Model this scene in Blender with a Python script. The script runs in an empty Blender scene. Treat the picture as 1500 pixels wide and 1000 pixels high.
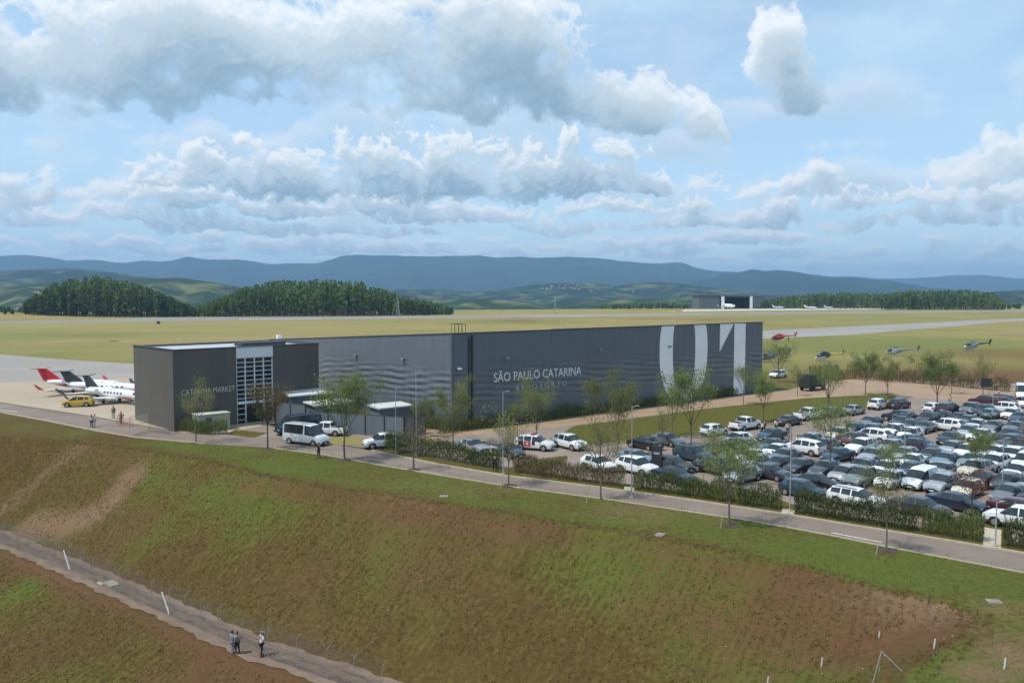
import bpy, math, random
import numpy as np
from mathutils import Vector, Matrix
R = math.radians
rnd = random.Random(7)
nrs = np.random.RandomState(11)
scene = bpy.context.scene
COL = scene.collection
# ------------------------------------------------------------------ camera frame: metres, camera above the origin looking along +Y
H, F, HZ = 18.0, 1200.0, 431.0
TH = math.atan((500 - HZ) / F)
def ray(px, py):
    xc, yc = (px - 750) / F, -(py - 500) / F
    return Vector((xc, math.cos(TH) + yc * math.sin(TH), -math.sin(TH) + yc * math.cos(TH)))
def G(px, py, z=0.0):
    d = ray(px, py); t = (z - H) / d.z
    return Vector((d.x * t, d.y * t, z))
def at(px, D, z=0.0):
    return Vector(((px - 750) / F * D, D, z))
def nv(x, y):
    l = math.hypot(x, y); return Vector((x / l, y / l, 0))
# ------------------------------------------------------------------ materials
MATS = {}
def hexlin(r, g, b):
    f = lambda c: ((c / 255 + .055) / 1.055) ** 2.4 if c > 10 else c / 255 / 12.92
    return (f(r), f(g), f(b))
def mat(name, col, rough=.7, metal=0, spec=.5, coat=0, var=.12, scale=3.0, bump=0, bscale=30, emit=None):
    if name in MATS: return MATS[name]
    m = bpy.data.materials.new(name); m.use_nodes = True; MATS[name] = m
    nt = m.node_tree; p = nt.nodes['Principled BSDF']
    p.inputs['Roughness'].default_value = rough; p.inputs['Metallic'].default_value = metal
    p.inputs['Specular IOR Level'].default_value = spec; p.inputs['Coat Weight'].default_value = coat
    p.inputs['Coat Roughness'].default_value = .08
    if var > 0:
        tc = nt.nodes.new('ShaderNodeTexCoord'); nz = nt.nodes.new('ShaderNodeTexNoise')
        nz.inputs['Scale'].default_value = scale; nz.inputs['Detail'].default_value = 5
        nt.links.new(tc.outputs['Object'], nz.inputs['Vector'])
        mr = nt.nodes.new('ShaderNodeMapRange'); mr.inputs[1].default_value = .25; mr.inputs[2].default_value = .75
        mr.inputs[3].default_value = 1 - var; mr.inputs[4].default_value = 1 + var
        nt.links.new(nz.outputs[0], mr.inputs[0])
        mx = nt.nodes.new('ShaderNodeVectorMath'); mx.operation = 'SCALE'; mx.inputs[0].default_value = col[:3]
        nt.links.new(mr.outputs[0], mx.inputs['Scale']); nt.links.new(mx.outputs[0], p.inputs['Base Color'])
        if bump:
            b = nt.nodes.new('ShaderNodeBump'); n2 = nt.nodes.new('ShaderNodeTexNoise'); n2.inputs['Scale'].default_value = bscale
            nt.links.new(tc.outputs['Object'], n2.inputs['Vector']); nt.links.new(n2.outputs[0], b.inputs['Height'])
            b.inputs['Strength'].default_value = bump; nt.links.new(b.outputs[0], p.inputs['Normal'])
    else:
        p.inputs['Base Color'].default_value = (*col[:3], 1)
    return m
def leafmat(name, c1, c2, trans=.25, scale=.9):
    m = bpy.data.materials.new(name); m.use_nodes = True; MATS[name] = m
    nt = m.node_tree; p = nt.nodes['Principled BSDF']; p.inputs['Roughness'].default_value = .6; p.inputs['Specular IOR Level'].default_value = .25
    tc = nt.nodes.new('ShaderNodeTexCoord'); nz = nt.nodes.new('ShaderNodeTexNoise'); nz.inputs['Scale'].default_value = scale; nz.inputs['Detail'].default_value = 4
    oi = nt.nodes.new('ShaderNodeObjectInfo'); gm = nt.nodes.new('ShaderNodeNewGeometry')
    nt.links.new(tc.outputs['Object'], nz.inputs['Vector'])
    ad = nt.nodes.new('ShaderNodeMath'); ad.operation = 'MULTIPLY_ADD'; ad.inputs[1].default_value = .5; nt.links.new(gm.outputs['Random Per Island'], ad.inputs[0]); nt.links.new(nz.outputs[0], ad.inputs[2])
    mr = nt.nodes.new('ShaderNodeMapRange'); mr.inputs[1].default_value = .42; mr.inputs[2].default_value = 1.08; nt.links.new(ad.outputs[0], mr.inputs[0])
    mx = nt.nodes.new('ShaderNodeMix'); mx.data_type = 'RGBA'; mx.inputs[6].default_value = (*c1, 1); mx.inputs[7].default_value = (*c2, 1)
    nt.links.new(mr.outputs[0], mx.inputs[0])
    hs = nt.nodes.new('ShaderNodeHueSaturation'); m2 = nt.nodes.new('ShaderNodeMapRange'); m2.inputs[3].default_value = .8; m2.inputs[4].default_value = 1.2
    nt.links.new(oi.outputs['Random'], m2.inputs[0]); nt.links.new(m2.outputs[0], hs.inputs['Value']); nt.links.new(mx.outputs[2], hs.inputs['Color'])
    nt.links.new(hs.outputs[0], p.inputs['Base Color'])
    if trans:
        t = nt.nodes.new('ShaderNodeBsdfTranslucent'); ms = nt.nodes.new('ShaderNodeMixShader'); ms.inputs[0].default_value = trans
        nt.links.new(hs.outputs[0], t.inputs[0]); nt.links.new(p.outputs[0], ms.inputs[1]); nt.links.new(t.outputs[0], ms.inputs[2])
        nt.links.new(ms.outputs[0], nt.nodes['Material Output'].inputs[0])
    return m
def cladding(name, col, rib=3.0, wave=False):
    """ribbed metal wall panels (ribs in relief), optional shallow rippled band"""
    m = mat(name, col, .42, 0, .5, var=.07, scale=.25)
    nt = m.node_tree; p = nt.nodes['Principled BSDF']
    tc = nt.nodes.new('ShaderNodeTexCoord'); sp = nt.nodes.new('ShaderNodeSeparateXYZ'); nt.links.new(tc.outputs['Object'], sp.inputs[0])
    def M(op, a, b=None, c=None):
        n = nt.nodes.new('ShaderNodeMath'); n.operation = op
        for i, v in enumerate((a, b, c)):
            if v is None: continue
            if isinstance(v, (int, float)): n.inputs[i].default_value = v
            else: nt.links.new(v, n.inputs[i])
        return n.outputs[0]
    x, y, z = sp.outputs
    uj = M('ADD', x, y); fr = M('FRACT', M('DIVIDE', uj, 6.1)); jn = M('LESS_THAN', fr, .012)
    sv = nt.nodes.new('ShaderNodeVectorMath'); sv.operation = 'MULTIPLY'; nt.links.new(tc.outputs['Object'], sv.inputs[0]); sv.inputs[1].default_value = (1.1, 1.1, .10)
    sn = nt.nodes.new('ShaderNodeTexNoise'); sn.inputs['Scale'].default_value = 1; sn.inputs['Detail'].default_value = 5; nt.links.new(sv.outputs[0], sn.inputs['Vector'])
    stk = M('SUBTRACT', M('MULTIPLY_ADD', sn.outputs[0], .36, .82), M('MULTIPLY', jn, .22))
    old = p.inputs['Base Color'].links[0].from_socket; mz = nt.nodes.new('ShaderNodeVectorMath'); mz.operation = 'SCALE'; nt.links.new(old, mz.inputs[0]); nt.links.new(stk, mz.inputs['Scale']); nt.links.new(mz.outputs[0], p.inputs['Base Color'])
    rb = M('SINE', M('MULTIPLY', z, 2 * math.pi * rib))
    hgt = M('MULTIPLY', rb, .0018)
    if wave:
        u = M('ADD', x, y)
        nz = nt.nodes.new('ShaderNodeTexNoise'); nz.inputs['Scale'].default_value = .12; nt.links.new(tc.outputs['Object'], nz.inputs['Vector'])
        ph = M('MULTIPLY_ADD', nz.outputs[0], 9.0, M('MULTIPLY_ADD', u, .62, M('MULTIPLY', z, 7.0)))
        w1 = M('SINE', ph)
        w2 = M('SINE', M('MULTIPLY_ADD', u, -.33, M('MULTIPLY', z, 6.1)))
        band = M('MULTIPLY', M('SMOOTH_MIN', M('MAXIMUM', M('MULTIPLY', M('SUBTRACT', z, 2.6), .8), 0), 1, .2),
                 M('SMOOTH_MIN', M('MAXIMUM', M('MULTIPLY', M('SUBTRACT', 8.3, z), .6), 0), 1, .2))
        wv = M('MULTIPLY', M('MULTIPLY', M('ADD', w1, M('MULTIPLY', w2, .6)), band), 1.0)
        hgt = M('MULTIPLY_ADD', wv, .042, hgt)
    b = nt.nodes.new('ShaderNodeBump'); b.inputs['Strength'].default_value = 1; b.inputs['Distance'].default_value = 1
    nt.links.new(hgt, b.inputs['Height']); nt.links.new(b.outputs[0], p.inputs['Normal'])
    return m
# ------------------------------------------------------------------ mesh helpers
class MB:
    def __init__(s): s.v = []; s.f = []; s.m = []
    def quad(s, pts, mi=0):
        n = len(s.v); s.v += [tuple(p) for p in pts]; s.f.append(tuple(range(n, n + len(pts)))); s.m.append(mi)
    def box(s, c, d, mi=0, ax=None, taper=1.0):
        ax = ax or (Vector((1, 0, 0)), Vector((0, 1, 0)), Vector((0, 0, 1)))
        c = Vector(c); n = len(s.v)
        for k in (-1, 1):
            t = taper if k == 1 else 1
            for i, j in ((-1, -1), (1, -1), (1, 1), (-1, 1)):
                s.v.append(tuple(c + ax[0] * (i * d[0] / 2 * t) + ax[1] * (j * d[1] / 2 * t) + ax[2] * (k * d[2] / 2)))
        for f in ((3, 2, 1, 0), (4, 5, 6, 7), (0, 1, 5, 4), (1, 2, 6, 5), (2, 3, 7, 6), (3, 0, 4, 7)):
            s.f.append(tuple(n + i for i in f)); s.m.append(mi)
    def cyl(s, a, b, r0, r1=None, n=8, mi=0, cap=True):
        r1 = r0 if r1 is None else r1
        a, b = Vector(a), Vector(b); d = (b - a).normalized()
        u = d.orthogonal().normalized(); w = d.cross(u); k = len(s.v)
        for p, r in ((a, r0), (b, r1)):
            for i in range(n):
                t = 2 * math.pi * i / n; s.v.append(tuple(p + u * (r * math.cos(t)) + w * (r * math.sin(t))))
        for i in range(n):
            j = (i + 1) % n; s.f.append((k + i, k + j, k + n + j, k + n + i)); s.m.append(mi)
        if cap:
            s.f.append(tuple(k + n - 1 - i for i in range(n))); s.m.append(mi); s.f.append(tuple(k + n + i for i in range(n))); s.m.append(mi)
    def tube(s, pts, rad, n=6, mi=0):
        for i in range(len(pts) - 1): s.cyl(pts[i], pts[i + 1], rad[i], rad[i + 1], n, mi, cap=True)
    def rings(s, rings, mi=0, caps=True):
        n = len(rings[0]); k = len(s.v)
        for r in rings: s.v += [tuple(p) for p in r]
        for a in range(len(rings) - 1):
            for i in range(n):
                j = (i + 1) % n; s.f.append((k + a * n + i, k + a * n + j, k + (a + 1) * n + j, k + (a + 1) * n + i)); s.m.append(mi)
        if caps:
            s.f.append(tuple(k + n - 1 - i for i in range(n))); s.m.append(mi)
            e = k + (len(rings) - 1) * n; s.f.append(tuple(e + i for i in range(n))); s.m.append(mi)
    def ell(s, c, r, n=10, m=6, mi=0, ax=None):
        c = Vector(c); rg = []
        for a in range(m + 1):
            t = math.pi * (a / m); t = min(max(t, .06), math.pi - .06)
            rg.append([c + Vector((r[0] * math.sin(t) * math.cos(2 * math.pi * i / n), r[1] * math.sin(t) * math.sin(2 * math.pi * i / n), -r[2] * math.cos(t))) for i in range(n)])
        s.rings(rg, mi)
    def prism(s, poly, vec, mi=0):
        """poly: list of 3D points, extruded along vec"""
        n = len(poly); k = len(s.v); vec = Vector(vec)
        s.v += [tuple(p) for p in poly] + [tuple(Vector(p) + vec) for p in poly]
        s.f.append(tuple(k + n - 1 - i for i in range(n))); s.m.append(mi); s.f.append(tuple(k + n + i for i in range(n))); s.m.append(mi)
        for i in range(n):
            j = (i + 1) % n; s.f.append((k + i, k + j, k + n + j, k + n + i)); s.m.append(mi)
    def mesh(s, name, mats, smooth=None, fixn=True):
        me = bpy.data.meshes.new(name); me.from_pydata(s.v, [], s.f)
        for m in (mats if isinstance(mats, (list, tuple)) else [mats]): me.materials.append(m)
        if any(s.m): me.polygons.foreach_set('material_index', s.m)
        if smooth is not None:
            me.polygons.foreach_set('use_smooth', [True] * len(s.f)); me.update(); me.set_sharp_from_angle(angle=R(smooth))
        if fixn:
            import bmesh
            bm = bmesh.new(); bm.from_mesh(me); bmesh.ops.recalc_face_normals(bm, faces=bm.faces); bm.to_mesh(me); bm.free()
        me.update(); return me
    def build(s, name, mats, parent=None, smooth=None, loc=None, fixn=True):
        return link(name, s.mesh(name, mats, smooth, fixn), parent, loc)
def link(name, me, parent=None, loc=None, rotz=0):
    o = bpy.data.objects.new(name, me); COL.objects.link(o)
    if parent: o.parent = parent
    if loc is not None: o.location = loc
    if rotz: o.rotation_euler = (0, 0, rotz)
    return o
def raw_mesh(name, V, Fc, mats, mi=None, smooth=False):
    """numpy: V (n,3), Fc (k,3|4)"""
    me = bpy.data.meshes.new(name); V = np.asarray(V, dtype=np.float32); Fc = np.asarray(Fc, dtype=np.int32)
    k, w = Fc.shape
    me.vertices.add(len(V)); me.vertices.foreach_set('co', V.ravel())
    me.loops.add(k * w); me.loops.foreach_set('vertex_index', Fc.ravel())
    me.polygons.add(k); me.polygons.foreach_set('loop_start', np.arange(0, k * w, w, dtype=np.int32))
    for m in (mats if isinstance(mats, (list, tuple)) else [mats]): me.materials.append(m)
    if mi is not None: me.polygons.foreach_set('material_index', np.asarray(mi, dtype=np.int32))
    me.polygons.foreach_set('use_smooth', np.full(k, smooth, dtype=bool))
    me.update(calc_edges=True); return me
def tag(o, label=None, cat=None, group=None, kind=None):
    if label: o['label'] = label
    if cat: o['category'] = cat
    if group: o['group'] = group
    if kind: o['kind'] = kind
    return o
def thing(name, label, cat, loc=(0, 0, 0), rotz=0, group=None):
    o = bpy.data.objects.new(name, None); COL.objects.link(o); o.location = loc; o.rotation_euler = (0, 0, rotz)
    o.empty_display_size = .3
    return tag(o, label, cat, group)
def dup(src, loc, rotz=0, label=None, group=None, scale=None, skip=()):
    r = src.copy(); COL.objects.link(r); r.location = loc; r.rotation_euler = (0, 0, rotz)
    if scale: r.scale = scale
    if label: r['label'] = label
    if group: r['group'] = group
    for ch in [c for c in KIDS.get(src.name, [])]:
        if ch.name.split('.')[0] in skip: continue
        c = ch.copy(); COL.objects.link(c); c.parent = r
        for g in KIDS.get(ch.name, []):
            d = g.copy(); COL.objects.link(d); d.parent = c
    return r
KIDS = {}
def note_kids():
    KIDS.clear()
    for o in bpy.data.objects:
        if o.parent: KIDS.setdefault(o.parent.name, []).append(o)
def inpoly(X, Y, poly):
    ins = np.zeros(X.shape, bool); n = len(poly)
    for i in range(n):
        x1, y1 = poly[i][0], poly[i][1]; x2, y2 = poly[(i + 1) % n][0], poly[(i + 1) % n][1]
        if y1 == y2: continue
        ins ^= ((y1 > Y) != (y2 > Y)) & (X < (x2 - x1) * (Y - y1) / (y2 - y1) + x1)
    return ins
def dpoly(X, Y, pl):
    d = np.full(X.shape, 1e9)
    for a, b in zip(pl[:-1], pl[1:]):
        ex, ey = b[0] - a[0], b[1] - a[1]; t = np.clip(((X - a[0]) * ex + (Y - a[1]) * ey) / (ex * ex + ey * ey + 1e-9), 0, 1)
        d = np.minimum(d, np.hypot(X - a[0] - t * ex, Y - a[1] - t * ey))
    return d
def vnoise(X, Y, sc, seed=0):
    """value noise -1..1"""
    rs = np.random.RandomState(seed); T = rs.rand(256, 256) * 2 - 1
    x, y = X / sc + 1000, Y / sc + 1000
    xi, yi = np.floor(x).astype(int), np.floor(y).astype(int); fx, fy = x - xi, y - yi
    fx, fy = fx * fx * (3 - 2 * fx), fy * fy * (3 - 2 * fy)
    g = lambda i, j: T[i & 255, j & 255]
    return (g(xi, yi) * (1 - fx) + g(xi + 1, yi) * fx) * (1 - fy) + (g(xi, yi + 1) * (1 - fx) + g(xi + 1, yi + 1) * fx) * fy
def fbm(X, Y, sc, oct=4, seed=0):
    s = 0; a = 1
    for k in range(oct): s = s + a * vnoise(X, Y, sc / 2 ** k, seed + k); a *= .5
    return s
def sm(x, a, b):
    t = np.clip((x - a) / (b - a), 0, 1); return t * t * (3 - 2 * t)
SUN_E, SKY_S, EXPO = 2.6, .12, .60
SKY_TINT = (1.12, 1.10, 1.04)
CL_DK, CL_MD, CL_LT = (.19, .285, .365), (.40, .485, .545), (.69, .71, .72)
VEIL, HORI, HORC = (.40, .56, .68), (.46, .625, .715), (.63, .70, .745)
HAZE_C, HAZE_D = (.38, .64, .97), .00010
# ================================================================== GROUND
CREST = [G(*p) for p in ((-900, 600), (-350, 615), (-150, 632), (0, 640), (100, 645), (180, 656), (300, 674), (400, 700), (480, 714), (620, 733), (700, 746), (850, 770), (950, 786), (1100, 814), (1200, 838), (1300, 864), (1385, 882), (1428, 900), (1405, 935), (1345, 975), (1290, 1012))]
CREST += [Vector((13, 33, 0)), Vector((12, 20, 0)), Vector((14, -40, 0))]
ZP = -8.4
PATHL = [G(p[0], p[1], ZP) for p in ((-900, 640), (-300, 690), (-120, 741), (0, 788), (90, 825), (187, 867), (267, 901), (373, 950), (460, 977), (560, 1010))]
PATHL += [Vector((-3, 49.5, ZP)), Vector((.5, 45, ZP)), Vector((2, 38, ZP)), Vector((1, 28, ZP)), Vector((0, -40, ZP))]
UP = [(p.x, p.y) for p in CREST] + [(4000, -40), (4000, 4000), (-4000, 4000), (-4000, CREST[0].y)]
LOWP = [(p.x, p.y) for p in PATHL] + [(-4000, -40), (-4000, PATHL[0].y)]
def terrain(X, Y):
    X = np.asarray(X, float); Y = np.asarray(Y, float)
    up = inpoly(X, Y, UP); low = inpoly(X, Y, LOWP)
    dc = dpoly(X, Y, CREST); dp = dpoly(X, Y, PATHL)
    t = dc / (dc + np.maximum(dp - 2.1, 0) + 1e-6)
    mid = ZP * np.clip(t, 0, 1)
    # rounding at the crest and small gully relief
    rough = fbm(X, Y, 6, 4, 3) * .16 + fbm(X, Y, 1.3, 3, 9) * .07
    rows = .06 * np.sin(2 * math.pi * (.82 * X - .57 * Y + .35 * fbm(X, Y, 5, 2, 21)) / 1.24) * (.6 + .5 * fbm(X, Y, 7, 2, 33))
    env = np.clip(dc / 2.5, 0, 1) * np.clip((dp - 2) / 2, 0, 1)
    mid = mid + (rough * 1.6 + rows) * env - .22 * np.exp(-((dc - .5) / .45) ** 2) * (vnoise(X, Y, 3, 41) > -.3)
    lo = ZP - np.maximum(dp - 2.1, 0) * .42 + (rough * 2.2 + .25 * fbm(X, Y, 3.5, 3, 61)) * np.clip((dp - 2) / 2, 0, 1)
    lo = np.maximum(lo, -26 + 0 * lo)
    z = np.where(up, 0.0, np.where(low, lo, mid))
    z = np.where(up, -.10 * np.exp(-(dc / 1.2) ** 2) + 0, z)
    # low grassy mound beside the runway, far left, and grass banks
    z = z + 6.5 * np.exp(-(((X + 455) / 85) ** 2 + ((Y - 640) / 60) ** 2) * 1.2)
    # the airfield plateau falls away beyond the runway
    drop = sm(Y - .36 * X, 900, 2200) * -40 * (Y > 700) + sm(Y, 2500, 9000) * -20
    return z + drop
def axis(segs):
    out = []
    for a, b, st in segs:
        out += list(np.arange(a, b, st))
    return np.array(out + [segs[-1][1]])
gx = axis([(-16000, -4000, 2000), (-4000, -800, 200), (-800, -200, 20), (-200, -90, 4), (-90, -70, 1), (-70, 36, .27), (36, 60, 1), (60, 200, 4), (200, 800, 20), (800, 4000, 200), (4000, 16000, 2000)])
gy = axis([(-3000, -100, 400), (-100, 15, 5), (15, 33, .8), (33, 113, .27), (113, 150, 1.5), (150, 400, 8), (400, 1200, 20), (1200, 4000, 150), (4000, 16000, 1500)])
GX, GY = np.meshgrid(gx, gy)
GZ = terrain(GX, GY)
ny, nx = GX.shape
idx = np.arange(nx * ny).reshape(ny, nx)
FC = np.stack([idx[:-1, :-1], idx[:-1, 1:], idx[1:, 1:], idx[1:, :-1]], -1).reshape(-1, 4)
up = inpoly(GX, GY, UP); low = inpoly(GX, GY, LOWP)
dc = dpoly(GX, GY, CREST); dp = dpoly(GX, GY, PATHL)
LAWN = [G(*p) for p in ((-500, 590), (0, 607), (200, 641), (300, 650), (480, 664), (650, 690), (900, 728), (1200, 775), (1500, 832), (1800, 890), (1800, 1500), (1480, 1100), (1445, 925), (1385, 885), (1200, 842), (950, 790), (700, 750), (480, 718), (300, 668), (100, 640), (0, 638), (-500, 625))]
STRIP = [G(*p) for p in ((700, 648), (840, 622), (1000, 601), (1150, 583), (1290, 573), (1330, 575), (1290, 592), (1255, 602), (1200, 610), (1050, 632), (930, 647), (820, 654))]
near = sm(GY, 130, 190)
lush = np.where(up, .2, .13) + 0 * GX
lawn = inpoly(GX, GY, [(p.x, p.y) for p in LAWN])
strip = inpoly(GX, GY, [(p.x, p.y) for p in STRIP])
lush = np.where(lawn, .78 + .30 * fbm(GX, GY, 7, 3, 5) + .14 * fbm(GX, GY, 1.6, 2, 8), lush)
lush = np.where(lawn, lush - .45 * sm(-GX, 32, 52) - .5 * np.exp(-(dc / 1.6) ** 2), lush)
lush = np.where(strip, .75 + .3 * fbm(GX, GY, 8, 3, 6), lush)
# slope: green and brown patches
pn = fbm(GX, GY, 14, 4, 50) + .55 * sm(-GX, 18, 40); pn2 = fbm(GX, GY, 5, 3, 55)
slope = (~up)
lush = np.where(slope, .15 + .34 * pn + .22 * pn2, lush)
def blob(px, py, z, r, s=1.0):
    g = G(px, py, z); return s * np.exp(-(((GX - g.x) ** 2 + (GY - g.y) ** 2) / (r * r)))
for a in ((380, 760, -4, 7, .35), (870, 850, -3, 5, .22), (780, 850, -5, 6, .2), (960, 900, -5, 4, .28), (250, 700, -2, 5, .3), (1050, 960, -5, 3, .35), (330, 735, -3, 4, .5), (400, 760, -4, 4, .55), (430, 800, -5, 4, .3), (860, 850, -3, 4.5, .62), (740, 830, -4, 3.5, .4), (600, 860, -6, 4, .3), (930, 900, -4, 3, .4), (1080, 890, -3, 3, .3), (60, 870, -10, 3, .6), (30, 690, -1, 6, .5), (200, 790, -6, 3.5, .4), (170, 720, -2, 4, .3)):
    lush = lush + np.where(slope, blob(*a), 0)
for a in ((840, 742, 0, 3, -.35), (640, 708, 0, 4, -.3), (1010, 775, 0, 3, -.25), (740, 730, 0, 4, -.3), (1330, 990, 0, 5, .6), (1410, 960, 0, 3, .35)): lush = lush + np.where(up, blob(*a), 0)
soil = np.where(slope, np.clip(.30 + .50 * fbm(GX, GY, 8, 4, 71) - .22 * sm(-GX, 18, 45), 0, 1), 0)
for a in ((1150, 900, -3, 5, .22), (1050, 880, -3, 4, .16), (650, 900, -7, 6, .25), (520, 820, -5, 4, .3), (1180, 970, -4, 4, .22), (620, 745, -1, 4, .5), (780, 770, -1, 4, .45), (560, 730, -1, 3, .5), (430, 900, -8, 4, .4), (1230, 870, -2, 4, .45), (1330, 900, -1, 4, .5), (1000, 950, -5, 5, .4), (330, 1000, -10, 5, .5), (130, 840, -8.4, 2.2, .6), (230, 760, -5, 3.5, .5)):
    soil = soil + np.where(slope, blob(*a), 0)
soil = soil + np.where(low & (dp < 8), .75 * np.exp(-((dp - 2.2) / 1.1) ** 2), 0)
soil = soil + np.where(slope, .35 * np.exp(-((dc - 1.2) / 1.3) ** 2), 0)
soil = np.where(up, .55 * sm(fbm(GX, GY, 14, 3, 77), .35, 1.0) * lawn * sm(-GX, -5, 20), soil)
# tan worn strips: drainage scar on the left slope, bare spots, far-right earthworks
tan = 0 * GX
sc = [G(188, 688, -1.5), G(150, 712, -2.5), G(95, 745, -5), G(40, 775, -8)]
tan = tan + np.where(slope, .95 * np.exp(-(dpoly(GX, GY, sc) / 2.0) ** 2) * (1 + .4 * pn2), 0)
tan = tan + np.where(slope, .5 * np.exp(-(dpoly(GX, GY, [G(150, 650, -.3), G(60, 690, -3), G(0, 720, -5)]) / 1.6) ** 2), 0)
tan = tan + np.where(slope, .7 * blob(1390, 905, -1, 2.6) + .5 * blob(1300, 940, -3, 3), 0)
tan = tan + np.where(up, .55 * blob(1470, 890, 0, 2.0) + .6 * blob(1500, 950, 0, 3.0) * (1 + 1.6 * pn2) + .7 * blob(1430, 985, 0, 1.6), 0)
tan = tan + np.where(lawn, .55 * np.clip(fbm(GX, GY, 11, 3, 91) - .2, 0, 1) * sm(GX, -60, 30), 0)
# the airfield: dry and green bands
far = np.where(up & ~lawn & ~strip, 1.0, 0.0) * sm(GY, 100, 150)
lush = np.where(far > .5, .28 + .30 * fbm(GX, GY, 90, 4, 13) + .2 * fbm(GX, GY * 2.2, 25, 3, 17), lush)
lush = lush + far * .3 * blob(1250, 500, 0, 70) + far * .2 * blob(60, 515, 0, 40)
soil = soil + far * np.clip(.5 * blob(1430, 545, 0, 22) * 1.4 + .8 * blob(1500, 520, 0, 35) + .8 * blob(1350, 555, 0, 14) + .8 * blob(1500, 560, 0, 22) + .55 * blob(900, 468, 0, 130) * (.6 + fbm(GX, GY, 50, 3, 15)) + .35 * np.clip(fbm(GX, GY * 1.6, 60, 3, 19) - .25, 0, 1), 0, 1)
tan = tan + far * np.clip(.7 * blob(1490, 492, 0, 14) + .5 * blob(1420, 560, 0, 9), 0, 1)
A = np.stack([np.clip(lush, 0, 1), np.clip(soil, 0, 1), np.clip(tan, 0, 1), sm(GY, 130, 240)], -1).reshape(-1, 4).astype(np.float32)

def ground_material():
    m = bpy.data.materials.new('grass_and_earth'); m.use_nodes = True; nt = m.node_tree; p = nt.nodes['Principled BSDF']
    p.inputs['Roughness'].default_value = .95; p.inputs['Specular IOR Level'].default_value = .1
    at_ = nt.nodes.new('ShaderNodeAttribute'); at_.attribute_name = 'cover'
    sp = nt.nodes.new('ShaderNodeSeparateColor'); nt.links.new(at_.outputs['Color'], sp.inputs[0])
    tc = nt.nodes.new('ShaderNodeTexCoord')
    def N(scale, det=6, dist=0, rough=.6):
        n = nt.nodes.new('ShaderNodeTexNoise'); n.inputs['Scale'].default_value = scale; n.inputs['Detail'].default_value = det
        n.inputs['Roughness'].default_value = rough; n.inputs['Distortion'].default_value = dist
        nt.links.new(tc.outputs['Object'], n.inputs['Vector']); return n.outputs[0]
    def M(op, a, b=None, c=None, cl=False):
        n = nt.nodes.new('ShaderNodeMath'); n.operation = op; n.use_clamp = cl
        for i, v in enumerate((a, b, c)):
            if v is None: continue
            if isinstance(v, (int, float)): n.inputs[i].default_value = v
            else: nt.links.new(v, n.inputs[i])
        return n.outputs[0]
    def MIX(f, a, b):
        n = nt.nodes.new('ShaderNodeMix'); n.data_type = 'RGBA'
        for i, v in ((0, f), (6, a), (7, b)):
            if isinstance(v, tuple): n.inputs[i].default_value = (*v, 1)
            else: nt.links.new(v, n.inputs[i])
        return n.outputs[2]
    n1, n2, n3, n4 = N(.35, 7), N(2.2, 6, .4, .7), N(7, 4, 0, .75), N(.02, 6)
    n2 = M('MULTIPLY_ADD', M('SUBTRACT', n2, .5), 1.7, .5, cl=True); n3 = M('MULTIPLY_ADD', M('SUBTRACT', n3, .5), 1.5, .5, cl=True)
    far = at_.outputs['Alpha']
    drycol = MIX(n2, DRY1, DRY2)
    farcol = MIX(n4, FAR1, FAR2)
    base = MIX(far, drycol, farcol)
    grn = MIX(far, MIX(M('MULTIPLY_ADD', n2, .55, M('MULTIPLY', n3, .45)), GRN1, GRN2), FARG)
    lf = M('MULTIPLY_ADD', M('SUBTRACT', n2, .5), 1.3, sp.outputs[0]); lf = M('MULTIPLY_ADD', M('SUBTRACT', n3, .5), .7, lf)
    sx = nt.nodes.new('ShaderNodeSeparateXYZ'); nt.links.new(tc.outputs['Object'], sx.inputs[0])
    ba = nt.nodes.new('ShaderNodeAttribute'); ba.attribute_name = 'bank'
    rw = M('SINE', M('MULTIPLY', M('MULTIPLY_ADD', n1, 1.4, M('MULTIPLY_ADD', sx.outputs[0], .82, M('MULTIPLY', sx.outputs[1], -.57))), 2 * math.pi / .62))
    rw = M('MULTIPLY', M('MULTIPLY', rw, ba.outputs['Fac']), M('MULTIPLY_ADD', n2, .6, .35))
    lf = M('MULTIPLY_ADD', rw, .30, lf)
    lf = M('MULTIPLY', M('SUBTRACT', lf, .12), 1.35, cl=True)
    c = MIX(lf, base, grn)
    sf = M('MULTIPLY_ADD', M('SUBTRACT', n2, .5), 1.6, sp.outputs[1]); sf = M('MULTIPLY_ADD', M('SUBTRACT', n3, .5), .9, sf)
    sf = M('MULTIPLY', M('SUBTRACT', sf, .25), 1.2, cl=True)
    c = MIX(sf, c, MIX(n3, SOIL1, SOIL2))
    tf = M('MULTIPLY_ADD', M('SUBTRACT', n2, .5), .9, sp.outputs[2]); tf = M('MULTIPLY', M('SUBTRACT', tf, .15), 1.3, cl=True)
    c = MIX(tf, c, MIX(n3, TAN1, TAN2))
    # dark thatch flecks
    fl = M('MULTIPLY', M('SUBTRACT', n3, .52), 4.5, cl=True); fl = M('MULTIPLY', fl, M('SUBTRACT', 1, far))
    c = MIX(M('MULTIPLY', fl, .38), c, (.03, .032, .012))
    nt.links.new(c, p.inputs['Base Color'])
    b = nt.nodes.new('ShaderNodeBump'); b.inputs['Strength'].default_value = .8; b.inputs['Distance'].default_value = .12
    nt.links.new(M('ADD', n3, M('MULTIPLY', n2, 1.5)), b.inputs['Height']); nt.links.new(b.outputs[0], p.inputs['Normal'])
    return m
DRY1, DRY2 = (.068, .045, .014), (.165, .103, .037)
FAR1, FAR2, FARG = (.26, .22, .080), (.31, .25, .105), (.165, .180, .052)
GRN1, GRN2 = (.056, .090, .012), (.170, .180, .038)
SOIL1, SOIL2 = (.105, .052, .026), (.205, .110, .056)
TAN1, TAN2 = (.185, .112, .062), (.285, .185, .112)
GROUND_M = ground_material()
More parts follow.
